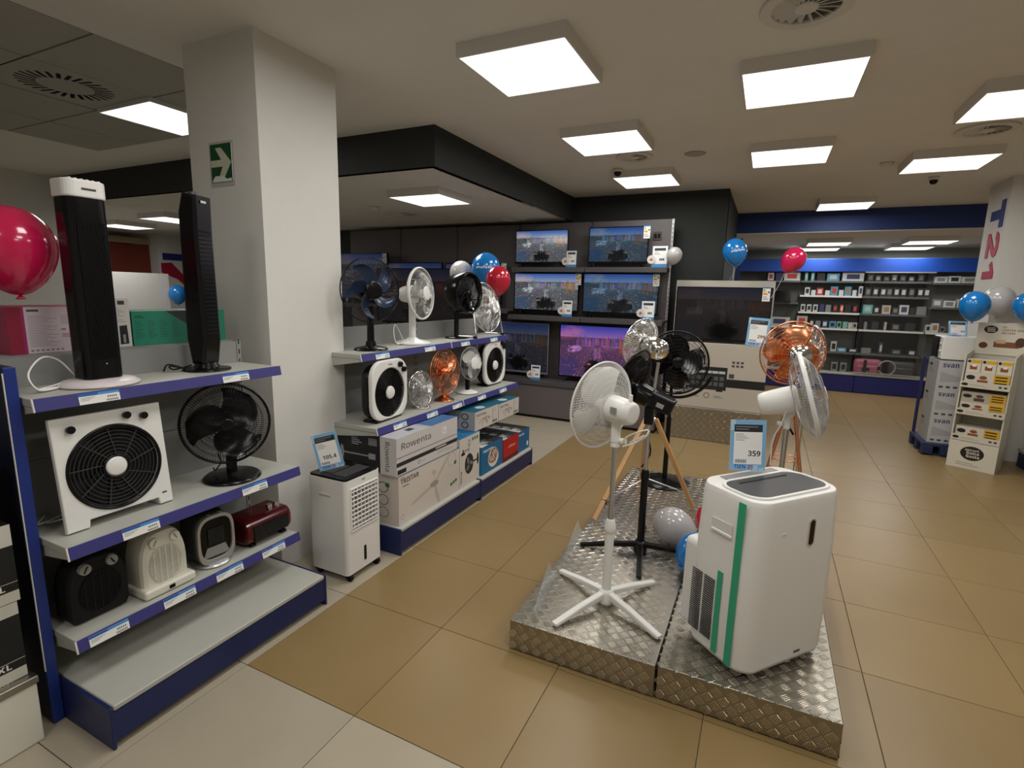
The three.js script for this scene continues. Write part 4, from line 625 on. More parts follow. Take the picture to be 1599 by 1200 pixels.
{ // black pedestal fan behind it
  const t = thing('pedestal_fan', 'black pedestal fan on a black cross base behind the white one', 'fan', [0.745, YP, -0.93]);
  crossBase(t, [[-0.33, 0.09], [0.06, 0.3], [0.31, -0.1], [-0.04, -0.33]], 0, M.black, 0.03);
  obj('lower_tube', cy(0.02, 0.021, 0.42, 0, 0.27, 0), M.black, t); obj('collar', la([[0.014, 0.5], [0.02, 0.495], [0.025, 0.47], [0.022, 0.44]], 28), M.black, t); obj('upper_tube', cy(0.0125, 0.0125, 0.36, 0, 0.62, 0), M.steel, t);
  obj('neck', rb(0.05, 0.16, 0.05, 0.01, 0, 0.84, 0), M.black, t);
  obj('control_box', T(rz(rb(0.14, 0.085, 0.09, 0.012), -0.35), 0.06, 0.89, 0), M.black, t); obj('label_plate', T(rz(bx(0.04, 0.025, 0.002), -0.35), 0.06, 0.88, 0.046), M.silver, t);
  fanHead(t, [-0.13, 0.955, -0.02], [-0.93, 0.33, -0.18], { R: 0.225, df: 0.05, dr: 0.065, badge: 0.03, hub: 0.036, n: 3, bw: 0.12, bo: { pitch: 0.5 }, blade: M.black, guard: M.black, rimR: 0.006, cage: { spokes: 84, wr: 0.0011, rings: [0.3, 0.6, 0.85] }, motor: motorCan(0.062, 0.12), motorMat: M.black });
}
{ // chrome fan on a wooden tripod
  const t = thing('tripod_fan', 'chrome fan on a pale wooden tripod', 'fan', [0.6, YP, -1.62]);
  const top = [0.02, 0.63, -0.02]; for (const [x, z, dx, dz] of [[-0.21, 0.42, -0.02, 0.03], [-0.08, -0.36, -0.02, -0.03], [0.34, -0.1, 0.04, -0.0]]) obj('leg', bar([x, 0.014, z], [top[0] + dx, top[1], top[2] + dz], 0.03, 0.022), M.wood, t);
  obj('hinge', [cy(0.03, 0.034, 0.05, top[0], top[1] + 0.01, top[2]), sph(0.018, top[0] + 0.03, top[1] + 0.0, top[2] + 0.02)], M.chrome, t);
  obj('spreader', [rod([-0.17, 0.12, 0.33], [0.02, 0.2, -0.02], 0.004, 8), rod([-0.06, 0.14, -0.28], [0.02, 0.2, -0.02], 0.004, 8), rod([0.28, 0.12, -0.09], [0.02, 0.2, -0.02], 0.004, 8)], M.chrome, t);
  obj('leg_clamp', bx(0.035, 0.03, 0.03, -0.17, 0.12, 0.34), M.black, t);
  obj('post', rod([0.02, 0.64, -0.02], [0.05, 1.02, -0.02], 0.012), M.chrome, t);
  fanHead(t, [-0.085, 1.145, -0.05], [-0.86, 0.2, -0.5], { R: 0.165, df: 0.04, dr: 0.045, badge: 0.03, badgeMat: M.chrome, hub: 0.03, n: 4, bw: 0.09, blade: M.chrome, guard: M.chrome, rimR: 0.005, cage: { spokes: 64, wr: 0.0012, rings: [0.25, 0.5, 0.75] }, motor: [[0, 0.19], [0.04, 0.184], [0.066, 0.155], [0.074, 0.105], [0.068, 0.05], [0.05, 0], [0, -0.01]], motorMat: M.chrome });
  cord('cord', [[0.06, 0.7, 0.03], [0.03, 0.55, 0.06], [0.05, 0.4, 0.05], [0.0, 0.3, 0.06]], 0.006, M.black, t);
}
{ // tall black round-base fan
  const t = thing('pedestal_fan', 'black round-base pedestal fan with a big round cage and curved yoke', 'fan', [0.665, YP, -2.19]);
  obj('foot', la([[0, 0.04], [0.05, 0.036], [0.16, 0.02], [0.19, 0.01], [0.19, 0], [0, 0]], 48), M.black, t); obj('lower_tube', cy(0.018, 0.02, 0.5, 0, 0.28, 0), M.black, t); obj('upper_tube', cy(0.0125, 0.0125, 0.3, 0, 0.66, 0), M.black, t);
  fanHead(t, [0.03, 0.97, 0.06], [0.3, 0.12, 0.94], { R: 0.235, df: 0.06, dr: 0.07, badge: 0.04, hub: 0.04, n: 4, bw: 0.13, blade: M.black, guard: M.black, rimR: 0.008, cage: { spokes: 10, wr: 0.0018, rings: [0.15, 0.28, 0.41, 0.54, 0.67, 0.8, 0.92] }, motor: motorCan(0.08, 0.12), motorMat: M.black });
  obj('yoke', wire(Array.from({ length: 13 }, (_, k) => { const a = R(-160 + k * 11.7); return [0.03 + 0.27 * Math.cos(a), 0.97 + 0.27 * Math.sin(a), 0.03]; }), 0.012, 10, 40), M.black, t);
}
// right platform
{
  const t = thing('pedestal_fan', 'white pedestal fan tilted to the side behind the portable air conditioner', 'fan', [1.43, YR, -1.25]);
  crossBase(t, [[-0.2, 0.2], [0.2, 0.2], [0.2, -0.2], [-0.2, -0.2]], 0, M.white); obj('lower_tube', cy(0.0205, 0.0215, 0.3, 0, 0.2, 0), M.white, t); obj('upper_tube', cy(0.0135, 0.0135, 0.45, 0, 0.55, 0), M.steel, t);
  obj('neck', [rb(0.036, 0.1, 0.045, 0.012, 0, 0.8, 0), T(rx(cy(0.034, 0.034, 0.05), Math.PI / 2), 0, 0.85, 0)], M.white, t); obj('height_knob', T(rz(cy(0.011, 0.013, 0.03, 0, 0, 0, 16), Math.PI / 2), -0.035, 0.78, 0.01), M.white, t);
  fanHead(t, [0.085, 0.955, 0.05], [0.95, 0.3, 0.0], { R: 0.225, df: 0.075, dr: 0.075, badge: 0.04, badgeMat: M.white, hub: 0.04, n: 3, bw: 0.12, blade: new THREE.MeshPhysicalMaterial({ color: 0xdddddd, transmission: 0.6, roughness: 0.1, thickness: 0 }), guard: M.silver, rim: M.white, rimW: 0.022, cage: { spokes: 90, wr: 0.0011, rings: [0.3, 0.6, 0.85] }, motor: motorCan(0.07, 0.19), motorMat: M.white });
  cord('cord', [[0.0, 0.95, 0.09], [-0.03, 0.8, 0.09], [-0.06, 0.7, 0.06], [-0.06, 0.55, 0.05]], 0.004, M.white, t);
}
{
  const t = thing('tripod_fan', 'copper fan with a chrome motor ball on copper legs', 'fan', [1.465, YR, -1.75]);
  for (const [x, z] of [[-0.16, 0.1], [0.16, 0.1], [0, -0.18]]) obj('leg', rod([x, 0.006, z], [0.0, 0.9, 0], 0.011, 12), M.copper, t);
  obj('spreader', to(0.08, 0.004, 0, 0, 0, 32, 6).rotateX(Math.PI / 2).translate(0, 0.45, 0), M.copper, t); obj('hinge', cy(0.024, 0.03, 0.06, 0, 0.91, 0), M.chrome, t); obj('post', rod([0, 0.92, 0], [0, 1.02, 0], 0.012), M.copper, t);
  fanHead(t, [-0.02, 1.12, -0.07], [-0.35, 0.05, -0.93], { R: 0.2, df: 0.05, dr: 0.055, badge: 0.03, badgeMat: M.copper, hub: 0.035, n: 4, bw: 0.11, blade: M.copper, guard: M.copper, rimR: 0.005, cage: { spokes: 12, wr: 0.0012, rings: [0.15, 0.3, 0.45, 0.6, 0.75, 0.9] }, motor: [[0, 0.12], [0.04, 0.115], [0.064, 0.09], [0.068, 0.05], [0.06, 0.01], [0, 0]], motorMat: M.chrome });
  cord('cord', [[0, 0.95, 0.03], [0.03, 0.8, 0.05], [-0.01, 0.7, 0.05], [0.03, 0.62, 0.05]], 0.007, M.black, t);
}
{
  const t = thing('pedestal_fan', 'chrome wire pedestal fan at the back of the air conditioner platform', 'fan', [1.56, YR, -2.15]);
  obj('foot', la([[0, 0.03], [0.05, 0.028], [0.075, 0.016], [0.082, 0.008], [0.082, 0], [0, 0]], 40), M.chrome, t); obj('tube', cy(0.0125, 0.016, 0.95, 0, 0.49, 0), M.chrome, t);
  fanHead(t, [0.03, 1.12, 0.0], [0.96, 0.1, 0.22], { R: 0.17, df: 0.06, dr: 0.06, badge: 0.03, badgeMat: M.chrome, hub: 0.03, n: 4, bw: 0.09, blade: M.chrome, guard: M.chrome, rimR: 0.005, cage: { spokes: 48, wr: 0.0016, rings: [0.3, 0.6, 0.85] }, motor: motorCan(0.055, 0.09), motorMat: M.chrome });
}
// ---------- portable air conditioner ----------
{
  const t = thing('portable_air_conditioner', 'large white portable air conditioner with green tape strips', 'air conditioner', [1.352, YR, -0.338], R(50.5));
  // local: +z is the front
  const W = 0.49, D = 0.32;
  const fo = (s) => { const p = []; for (const [x, z] of rr(W * s, D * s, 0.075 * s, 8)) p.push([x, z]); return p; };
  const body = (() => { const sec = [[0.03, 0.965], [0.045, 0.985], [0.2, 1], [0.5, 1.0], [0.66, 0.975], [0.7, 0.965], [0.718, 0.95], [0.724, 0.93]], n = fo(1).length, pos = [], idx = [];
    sec.forEach(([y, s]) => fo(s).forEach(([x, z]) => pos.push(x, y, z))); for (let k = 0; k + 1 < sec.length; k++) for (let i = 0; i < n; i++) { const j = (i + 1) % n; idx.push(k * n + i, (k + 1) * n + j, k * n + j, k * n + i, (k + 1) * n + i, (k + 1) * n + j); }
    const c0 = pos.length / 3; pos.push(0, 0.03, 0, 0, 0.724, 0); for (let i = 0; i < n; i++) { const j = (i + 1) % n; idx.push(c0, i, j, c0 + 1, (sec.length - 1) * n + j, (sec.length - 1) * n + i); }
    const g = new THREE.BufferGeometry(); g.setAttribute('position', new THREE.Float32BufferAttribute(pos, 3)); g.setIndex(idx); g.computeVertexNormals(); return g; })();
  obj('body', body, M.white, t);
  obj('rear_housing', rb(W - 0.05, 0.4, 0.1, 0.03, 0, 0.25, -D / 2 - 0.01), M.white, t);
  obj('top_rim', T(rx(ext(rr(W * 0.9, 0.215, 0.075, 8), 0.01, 0.003, [rr(W * 0.85, 0.188, 0.066, 8)]), -Math.PI / 2), 0, 0.727, 0.025), M.white, t);
  obj('outlet_flap', T(rx(ext(rr(W * 0.85, 0.188, 0.066, 8), 0.006, 0.002), -Math.PI / 2), 0, 0.726, 0.025), M.dgrey, t);
  obj('flap_gap', rb(0.27, 0.002, 0.008, 0.001, 0, 0.7305, -0.035), M.black, t);
  obj('control_panel', rb(0.3, 0.003, 0.04, 0.0015, 0.01, 0.727, -0.11), M.grey, t);
  obj('display_window', T(ext(rr(0.026, 0.1, 0.013, 6), 0.01, 0.001), 0.05, 0.575, D / 2 * 0.99), M.black, t); obj('window_trim', T(ext(rr(0.036, 0.112, 0.018, 6), 0.006, 0.001, [rr(0.026, 0.1, 0.013, 6)]), 0.05, 0.575, D / 2), M.chrome, t);
  obj('badge', bx(0.035, 0.007, 0.002, 0.055, 0.065, D / 2 * 0.995), M.dgrey, t); obj('small_badge', bx(0.02, 0.01, 0.002, -0.1, 0.59, D / 2 * 0.99), M.whiteMatt, t);
  const side = (g) => T(ry(g, -Math.PI / 2), -W / 2, 0, 0);
  obj('side_grip', side(T(rb(0.1, 0.05, 0.004, 0.002), 0.0, 0.58, 0.001)), M.whiteMatt, t); obj('grip_lip', side(T(rb(0.1, 0.012, 0.01, 0.003), 0.0, 0.556, 0.002)), M.white, t);
  const gr = []; for (let k = 0; k < 28; k++) for (const x of [-0.1, -0.035]) gr.push(bx(0.055, 0.0038, 0.004, x, 0.09 + k * 0.0095, 0.0015)); obj('intake_slots', side(join(gr)), M.dgrey, t);
  const tape = (name, x, y0, y1, w, lean) => { const L = y1 - y0, g = rb(w, L, 0.003, 0.001); rz(g, lean); obj(name, side(T(g, x, (y0 + y1) / 2, 0.003)), M.tape, t); };
  tape('tape_strip', 0.086, 0.04, 0.71, 0.032, 0); tape('tape_strip', 0.016, 0.05, 0.4, 0.026, 0.0);
  for (const [x, z] of [[-0.17, 0.1], [0.17, 0.1], [-0.17, -0.12], [0.17, -0.12]]) obj('caster', T(rz(cy(0.018, 0.018, 0.018, 0, 0, 0, 16), Math.PI / 2), x, 0.018, z), M.blackMatt, t);
  priceSign('large price sign on top of the portable air conditioner', [1.26, YR + 0.735, -0.43], R(20), 0.145, 0.215, '359', 0.12).rotation.z = 0.02;
}
// ---------- balloons ----------
function balloon(label, p, r, m, tail, tilt = [0, 0]) {
  const t = thing('balloon', label, 'balloon', p, 0, 'party balloons'); t.rotation.set(tilt[0], 0, tilt[1]);
  const pr = []; for (let k = 0; k <= 26; k++) { const u = k / 26, a = Math.PI * u, y = -Math.cos(a), s = Math.sin(a) * (y < 0 ? 1 - 0.18 * y * y : 1); pr.push([Math.max(0.0008, r * s * 0.95), r * y * (y < 0 ? 1.28 : 1.02)]); }
  obj('skin', la(pr, 40), m, t); obj('knot', la([[0.001, -r * 1.26], [r * 0.07, -r * 1.32], [r * 0.12, -r * 1.38], [r * 0.04, -r * 1.39], [0, -r * 1.37]], 16), m, t);
  if (tail) { const q = new THREE.Quaternion().setFromEuler(t.rotation).invert(), e = V(tail[0], tail[1], tail[2]).sub(V(...p)).applyQuaternion(q); obj('ribbon', wire([[0, -r * 1.38, 0], [e.x * 0.4 + 0.005, -r * 1.4 + (e.y + r * 1.4) * 0.4, e.z * 0.4], e.toArray()], 0.0018, 5, 14), M.white, t); }
  return t;
}
balloon('big pink-red balloon at the left picture edge', [-1.24, 1.735, 0.955], 0.14, B.pink, null, [0.0, 0.1]);
balloon('white balloon lying on the platform beside the black fan', [0.89, YP + 0.115, -1.13], 0.115, B.white, null, [0, 1.25]);
balloon('red balloon lying behind the blue one on the platform', [1.1, YR + 0.12, -1.3], 0.11, B.red, null, [1.2, 0.3]);
balloon('blue balloon lying against the portable air conditioner', [1.055, YR + 0.107, -0.87], 0.105, B.blue, null, [-1.1, -0.5]);
balloon('grey-white balloon tied to the end of the television shelves', [0.275, 2.07, -4.3], 0.09, B.grey, [0.22, 1.6, -4.34], [0, -0.3]);
balloon('blue lettered balloon above the boxed television', [0.9, 2.11, -4.3], 0.13, B.blue, [0.86, 1.803, -4.5], [0.1, 0.15]);
balloon('dark pink balloon tilted over the corner of the boxed television', [1.47, 2.02, -4.3], 0.12, B.pink, [1.3, 1.62, -4.3], [0, -0.45]);
balloon('white balloon behind the black circulator fan', [-1.5, 1.79, -2.62], 0.12, B.white, [-1.1, 1.224, -2.43]);
balloon('blue lettered balloon beside the red one above the chrome floor fan', [-1.22, 1.84, -2.62], 0.145, B.blue, [-1.08, 1.224, -2.44]);
balloon('red balloon in front of the blue one above the chrome floor fan', [-1.0, 1.73, -2.46], 0.12, B.red, [-1.05, 1.224, -2.42]);
balloon('blue balloon in front of the lettered pillar', [3.07, 1.6, -4.6], 0.128, B.blue, [3.2, 1.432, -4.72]);
balloon('white balloon between two blue ones over the coffee stand', [3.33, 1.65, -4.88], 0.135, B.white, [3.25, 1.432, -4.73]);
balloon('blue balloon cut by the right picture edge', [3.46, 1.61, -4.6], 0.12, B.blue, [3.36, 1.432, -4.68]);
balloon('distant blue balloon seen past the slim tower fan', [-8.35, 1.45, -4.05], 0.15, B.blue, null);
{ // print on the lettered balloons
  const m = mat(0.7, 0.75, 0.78, 0.4), put = (x, y, z, rr0, tw) => { const g = []; for (let k = 0; k < 7; k++) { const a = tw + (k - 3) * 0.17; g.push(T(ry(bx(0.016, 0.018, 0.004), a), rr0 * Math.sin(a), (k % 2) * 0.004, rr0 * Math.cos(a))); } return join(g); };
  for (const o of scene.children.filter((c) => /blue lettered balloon/.test(c.userData.label || ''))) { const r = /boxed/.test(o.userData.label) ? 0.13 : 0.145; obj('print', put(0, 0, 0, r * 0.95, 0.35), m, o); }
}

// ---------- television wall ----------
function screenPic(tint, dim) {                    // festival town seen down a long plaza
  return ctex(512, 288, (g, w, h) => {
    const c = (r, gg, b, a = 1) => `rgba(${Math.min(255, r * tint[0] * dim) | 0},${Math.min(255, gg * tint[1] * dim) | 0},${Math.min(255, b * tint[2] * dim) | 0},${a})`;
    g.fillStyle = c(78, 80, 86); g.fillRect(0, 0, w, h);
    for (let y = 0; y < 62; y += 4) { g.fillStyle = c(58 + y * 1.4, 92 + y * 1.1, 168 + y * 0.3); g.fillRect(0, y, w, 4); }
    for (let k = 0; k < 24; k++) { g.fillStyle = c(205, 170, 150, 0.12); g.beginPath(); g.ellipse(rnd() * 130, 10 + rnd() * 60, 20 + rnd() * 40, 6 + rnd() * 14, 0, 0, 7); g.fill(); }
    for (let k = 0; k < 150; k++) { const x = 110 + rnd() * 400, d = Math.abs(x - 260) / 260, hh = 8 + rnd() * (30 + 30 * d); g.fillStyle = c(70 + 120 * rnd(), 75 + 100 * rnd(), 90 + 110 * rnd(), 0.75); g.fillRect(x, 92 - hh + 20 * d, 2 + rnd() * 7, hh + 12); }
    for (let k = 0; k < 46; k++) { const a = Math.PI * (0.02 + 0.96 * k / 46); g.strokeStyle = c(120 + 80 * rnd(), 128 + 70 * rnd(), 140 + 60 * rnd(), 0.35); g.lineWidth = 1 + rnd() * 3; g.beginPath(); g.moveTo(258 + 40 * Math.cos(a), 108); g.lineTo(258 + 360 * Math.cos(a), 96 + 220 * Math.sin(a)); g.stroke(); }
    for (let k = 0; k < 900; k++) { const v = rnd(), x = rnd() * w, y = 96 + rnd() * 190; g.fillStyle = v < 0.45 ? c(14, 20, 30, 0.6) : v < 0.75 ? c(105 + 70 * rnd(), 108 + 66 * rnd(), 118 + 60 * rnd(), 0.6) : v < 0.93 ? c(222, 224, 226, 0.75) : c(190, 130, 60, 0.6); g.fillRect(x, y, 1 + rnd() * 9 * (y / h), 1 + rnd() * 5); }
    for (let k = 0; k < 60; k++) { g.fillStyle = c(52, 78, 112, 0.22); g.beginPath(); g.ellipse(rnd() * 120, 190 + rnd() * 90, 10 + rnd() * 30, 4 + rnd() * 12, 0, 0, 7); g.fill(); g.fillStyle = c(170, 105, 45, 0.22); g.fillRect(400 + rnd() * 90, 60 + rnd() * 70, 4 + rnd() * 14, 10 + rnd() * 24); }
    for (let k = 0; k < 40; k++) { g.fillStyle = c(225, 230, 238, 0.3); g.beginPath(); g.ellipse(60 + rnd() * 90, 110 + rnd() * 40, 4 + rnd() * 16, 2 + rnd() * 5, -0.3, 0, 7); g.fill(); }
    for (let k = 0; k < 70; k++) { g.fillStyle = c(8 + 20 * rnd(), 9 + 20 * rnd(), 12 + 22 * rnd(), 0.6); const a = rnd() * 6.28, q = rnd(); g.beginPath(); g.ellipse(258 + Math.cos(a) * 80 * q, 240 + Math.sin(a) * 40 * q, 4 + rnd() * 20, 8 + rnd() * 24, 0, 0, 7); g.fill(); }
    for (let k = 0; k < 30; k++) { g.fillStyle = c(150 + 50 * rnd(), 148 + 50 * rnd(), 152 + 50 * rnd(), 0.45); g.fillRect(236 + rnd() * 40, 118 + rnd() * 70, 3 + rnd() * 8, 6 + rnd() * 20); }
    for (const x of [178, 306]) for (let k = 0; k < 14; k++) { g.fillStyle = c(190, 150, 105, 0.5); g.fillRect(x + rnd() * 34, 204 + rnd() * 12, 4 + rnd() * 10, 3 + rnd() * 5); }
  });
}
const pics = { plain: screenPic([1, 1, 1], 0.95), cold: screenPic([0.8, 0.97, 1.08], 0.82), violet: screenPic([1.2, 0.78, 1.15], 0.85), dim: screenPic([1, 1, 1.1], 0.42), dark: screenPic([1.1, 0.9, 0.9], 0.26) };
const screenMats = Object.fromEntries(Object.entries(pics).map(([k, t]) => [k, new THREE.MeshStandardMaterial({ color: 0x050505, roughness: 0.12, emissive: 0xffffff, emissiveMap: t, emissiveIntensity: k === 'plain' ? 0.95 : 0.8 })]));
const energyTex = ctex(64, 128, (g, w, h) => { g.fillStyle = '#e6e4de'; g.fillRect(0, 0, w, h); g.fillStyle = '#2f6cb0'; g.fillRect(0, 0, w, 12); ['#3a9a3f', '#8cc63f', '#e6dd3a', '#f0a22e', '#d9402c'].forEach((c, k) => { g.fillStyle = c; g.fillRect(5, 20 + k * 10, 14 + k * 6, 8); }); g.fillStyle = '#222'; g.fillRect(44, 40, 16, 12); lines(g, 8, 84, 46, 3, 12, '#777', 5); });
const energyMat = lbl(energyTex);
const tvTag = ctex(96, 144, (g, w, h) => { g.fillStyle = '#cfe0ea'; g.fillRect(0, 0, w, h); g.fillStyle = '#ecebe8'; g.fillRect(7, 8, w - 14, h - 30); g.fillStyle = '#2b2d30'; g.fillRect(12, 14, w - 24, 18); lines(g, 12, 40, 40, 3, 8, '#888', 3); g.fillStyle = '#222'; for (let k = 0; k < 3; k++) g.fillRect(48 + 11 * k, 84, 8, 15); g.fillStyle = '#3b87c8'; g.fillRect(0, h - 22, w, 22); });
function television(label, x, y, z, w, h, pic, o = {}) {   // stands on y, faces +z
  const t = thing('television', label, 'television', [x, y, z], o.turn || 0, 'televisions on display'), leg = o.leg ?? 0.05;
  obj('cabinet', rb(w, h, 0.03, 0.006, 0, leg + h / 2, 0), M.black, t);
  obj('bezel', T(ext(rr(w, h, 0.005, 2), 0.006, 0.001, [rr(w - 0.024, h - 0.034, 0.002, 2, 0, 0.006)]), 0, leg + h / 2, 0.017), o.silver ? M.silver : M.black, t);
  obj('tv_screen', bx(w - 0.022, h - 0.03, 0.002, 0, leg + h / 2 + 0.006, 0.0158), [M.black, M.black, M.black, M.black, screenMats[pic], M.black], t);
  for (const s of [-1, 1]) obj('leg', [rod([s * w * 0.36, leg, 0], [s * w * 0.4, 0.006, 0.08], 0.007, 8), rod([s * w * 0.36, leg, 0], [s * w * 0.4, 0.006, -0.07], 0.007, 8)], M.black, t);
  if (o.energy) obj('energy_label', bx(0.075, 0.15, 0.002, o.energy, leg + h - 0.07, 0.022), [M.white, M.white, M.white, M.white, energyMat, M.white], t);
  return t;
}
function tvTagCard(label, x, y, z, w = 0.13, h = 0.2) {
  const t = thing('price_card', label, 'price sign', [x, y, z], 0, 'price cards among the televisions');
  const c = obj('card', bx(w, h, 0.003, 0, h / 2, 0), [M.white, M.white, M.white, M.white, lbl(tvTag), M.white], t); c.rotation.x = -0.08;
  obj('round_sticker', T(rx(cy(0.048, 0.048, 0.003, 0, 0, 0, 28), Math.PI / 2), -w / 2 - 0.006, h * 0.36, 0.006), M.whiteMatt, t); obj('sticker_mark', T(ext([[-0.022, -0.012], [0.022, -0.012], [0, 0.02]], 0.002), -w / 2 - 0.006, h * 0.36, 0.0085), mat(0.5, 0.08, 0.06, 0.5), t);
  obj('stand', bx(w * 0.9, 0.004, 0.04, 0, 0.002, -0.01), M.lens, t);
}
const bayX = [[-0.785, 0.2, 'right-hand television bay nearest the boxed television'], [-1.785, -0.79, 'television bay left of the end bay'], [-2.765, -1.79, 'television bay behind the shelf balloons'], [-3.76, -2.77, 'television bay behind the white desk fan'], [-4.76, -3.765, 'television bay behind the blue-bladed desk fan']];
bayX.forEach(([x0, x1, label], n) => {
  const t = thing('television_shelf', 'dark panelled ' + label, 'shelving unit', [(x0 + x1) / 2, 0, -4.6], 0, 'dark television shelving bays'), w = x1 - x0 - 0.004;
  for (let k = 0; k < 5; k++) obj('back_panel', bx(w, 0.494, 0.02, 0, 0.28 + k * 0.4955, -0.02), M.tvPanel, t);
  obj('plinth', rb(w, 0.4, 0.38, 0.004, 0, 0.235, 0.19, 1), M.tvPlinth, t); obj('kick', bx(w, 0.04, 0.36, 0, 0.02, 0.18), M.blackMatt, t);
  for (const [y, d] of n < 2 ? [[0.5, 0.4], [1.33, 0.34], [1.94, 0.26]] : [[0.5, 0.4], [1.4, 0.34]]) { const s = obj('shelf', rb(w, 0.03, d, 0.004, 0, y - 0.015, d / 2 - 0.008, 1), M.tvShelf, t); obj('shelf_lip', rb(w, 0.06, 0.012, 0.003, 0, y - 0.03, d - 0.006, 1), M.tvShelf, s); }
  const slots = []; for (let y = 0.5; y < 2.5; y += 0.05) slots.push(bx(0.006, 0.028, 0.002, 0, y, 0.0)); obj('slot_strip', [T(bx(0.024, 2.48, 0.006), w / 2 - 0.012, 1.27, -0.009)], n ? M.tvPanel : M.silver, t); obj('slot_row', T(join(slots), w / 2 - 0.012, 0, -0.005), M.blackMatt, t);
  if (!n) { const p = obj('wall_socket', rb(0.1, 0.1, 0.012, 0.004, 0.305, 2.318, -0.006), M.dgrey, t); obj('socket_face', [bx(0.03, 0.05, 0.004, 0.285, 2.318, 0.002), bx(0.03, 0.05, 0.004, 0.325, 2.318, 0.002)], M.black, p); }
});
television('bright television on the top shelf left of the end bay', -1.42, 1.9415, -4.47, 0.73, 0.42, 'plain', { energy: 0 });
television('television on the top shelf of the end bay with a white energy label', -0.42, 1.9415, -4.47, 0.73, 0.43, 'cold', { energy: 0.34 });
television('television on the middle shelf left of the end bay', -1.33, 1.3315, -4.45, 0.9, 0.49, 'plain', { energy: 0.44 });
television('television on the middle shelf of the end bay', -0.36, 1.3315, -4.45, 0.93, 0.49, 'cold', { energy: 0.43 });
television('large television with violet picture on the low shelf of the end bay', -0.6, 0.5015, -4.42, 1.0, 0.68, 'violet', {});
television('silver-edged television on the low shelf behind the fan shelf end', -1.72, 0.5015, -4.45, 0.92, 0.67, 'dim', { silver: true });
television('dim television behind the white desk fan on the middle shelf', -3.4, 1.4015, -4.45, 0.96, 0.56, 'dim', {});
television('dim television behind the balloons on the middle shelf', -2.42, 1.4015, -4.45, 0.9, 0.55, 'dim', { energy: 0.48 });
television('dim television at the far end of the wall by the pillar edge', -4.36, 1.4015, -4.45, 0.95, 0.7, 'dim', { energy: 0.42 });
television('switched-off large television standing behind the fan shelves', -2.55, 1.1515, -3.3, 1.15, 0.66, 'dark', { leg: 0.06 });
{ const t = thing('tv_stand', 'plain dark stand behind the fan shelves under the switched-off television', 'stand', [-2.55, 0, -3.35]); obj('top', rb(1.3, 0.03, 0.4, 0.004, 0, 1.135, 0), M.tvShelf, t); obj('side', bx(0.03, 1.12, 0.38, -0.62, 0.56, 0), M.tvPanel, t); obj('side', bx(0.03, 1.12, 0.38, 0.62, 0.56, 0), M.tvPanel, t); obj('back', bx(1.24, 1.1, 0.02, 0, 0.56, -0.18), M.tvPanel, t); }
tvTagCard('price card beside the bright television on the top shelf', -0.975, 1.9415, -4.365); tvTagCard('price card beside the energy-labelled television on the top shelf', 0.1, 1.9415, -4.365, 0.17, 0.24);
tvTagCard('price card at the corner of the middle-shelf television left of the end bay', -0.98, 1.3315, -4.3); tvTagCard('price card at the corner of the middle-shelf television in the end bay', 0.02, 1.3315, -4.3, 0.15, 0.22); tvTagCard('price card in front of the silver-edged television', -1.36, 0.5015, -4.25, 0.13, 0.19);
// boxed television on a tread-plate plinth
{
  const t = thing('display_plinth', 'tall tread-plate plinth under the boxed television', 'platform', [0.82, 0, -4.45]); obj('plate_cover', rb(1.0, 0.375, 0.5, 0.004, 0, 0.19, 0), M.plate, t); obj('skid', bx(0.94, 0.008, 0.44, 0, 0.004, 0), M.blackMatt, t);
  treads(t, [[[-0.5, 0.01, 0.25], [1, 0, 0], [0, 1, 0], [0, 0, 1], 1.0, 0.36]], 0.05);
  carton('television_carton', 'wide white television carton with a printed screen on the plinth', 0.3, 1.33, 0.3795, 1.105, -4.6, -4.25, { pz: ctex(512, 360, (g, w, h) => { g.fillStyle = '#b9b0a3'; g.fillRect(0, 0, w, h); g.fillStyle = '#17181a'; g.fillRect(60, 128, 260, 128); g.fillStyle = '#121213'; g.fillRect(0, 190, 60, 46); g.fillRect(320, 190, 192, 46); g.fillStyle = '#c2c2c0'; g.fillRect(104, 150, 206, 14); for (let k = 1; k < 6; k++) { g.fillStyle = '#17181a'; g.fillRect(104 + k * 34, 150, 3, 14); } g.fillStyle = '#55585c'; for (let k = 0; k < 14; k++) g.fillRect(104 + (k % 7) * 30, 180 + (k / 7 | 0) * 32, 22, 22); for (const y of [150, 184, 224]) { g.fillStyle = '#b5b5b2'; g.beginPath(); g.arc(78, y, 9, 0, 7); g.fill(); } g.fillStyle = '#17181a'; g.fillRect(90, 256, 34, 8); g.fillRect(270, 256, 34, 8); lines(g, 56, 284, 60, 1, 9, '#222', 14); lines(g, 140, 288, 50, 2, 8, '#555', 4); lines(g, 260, 288, 60, 2, 8, '#777', 4); g.strokeStyle = '#333'; g.lineWidth = 3; g.beginPath(); g.arc(222, 290, 14, 0, 7); g.stroke(); for (let k = 0; k < 6; k++) { g.fillStyle = '#444'; g.fillRect(340 + (k % 3) * 22, 90 + (k / 3 | 0) * 20, 14, 12); } g.fillStyle = '#444'; g.fillRect(330, 160, 26, 24); }) }, mat(0.52, 0.48, 0.41, 0.6));
  carton('television_carton', 'upright white television carton behind the display television', 0.3, 1.33, 1.107, 1.8, -4.58, -4.46, {}, mat(0.52, 0.49, 0.42, 0.6));
  television('dark display television standing on its white carton', 0.82, 1.1075, -4.37, 0.99, 0.6, 'dark', { leg: 0.02, energy: 0.43 });
  priceSign('price sign at the corner of the boxed television', [1.2, 1.108, -4.263], 0, 0.21, 0.3, '299', 0.03, 0.03).rotation.z = -0.05;
}
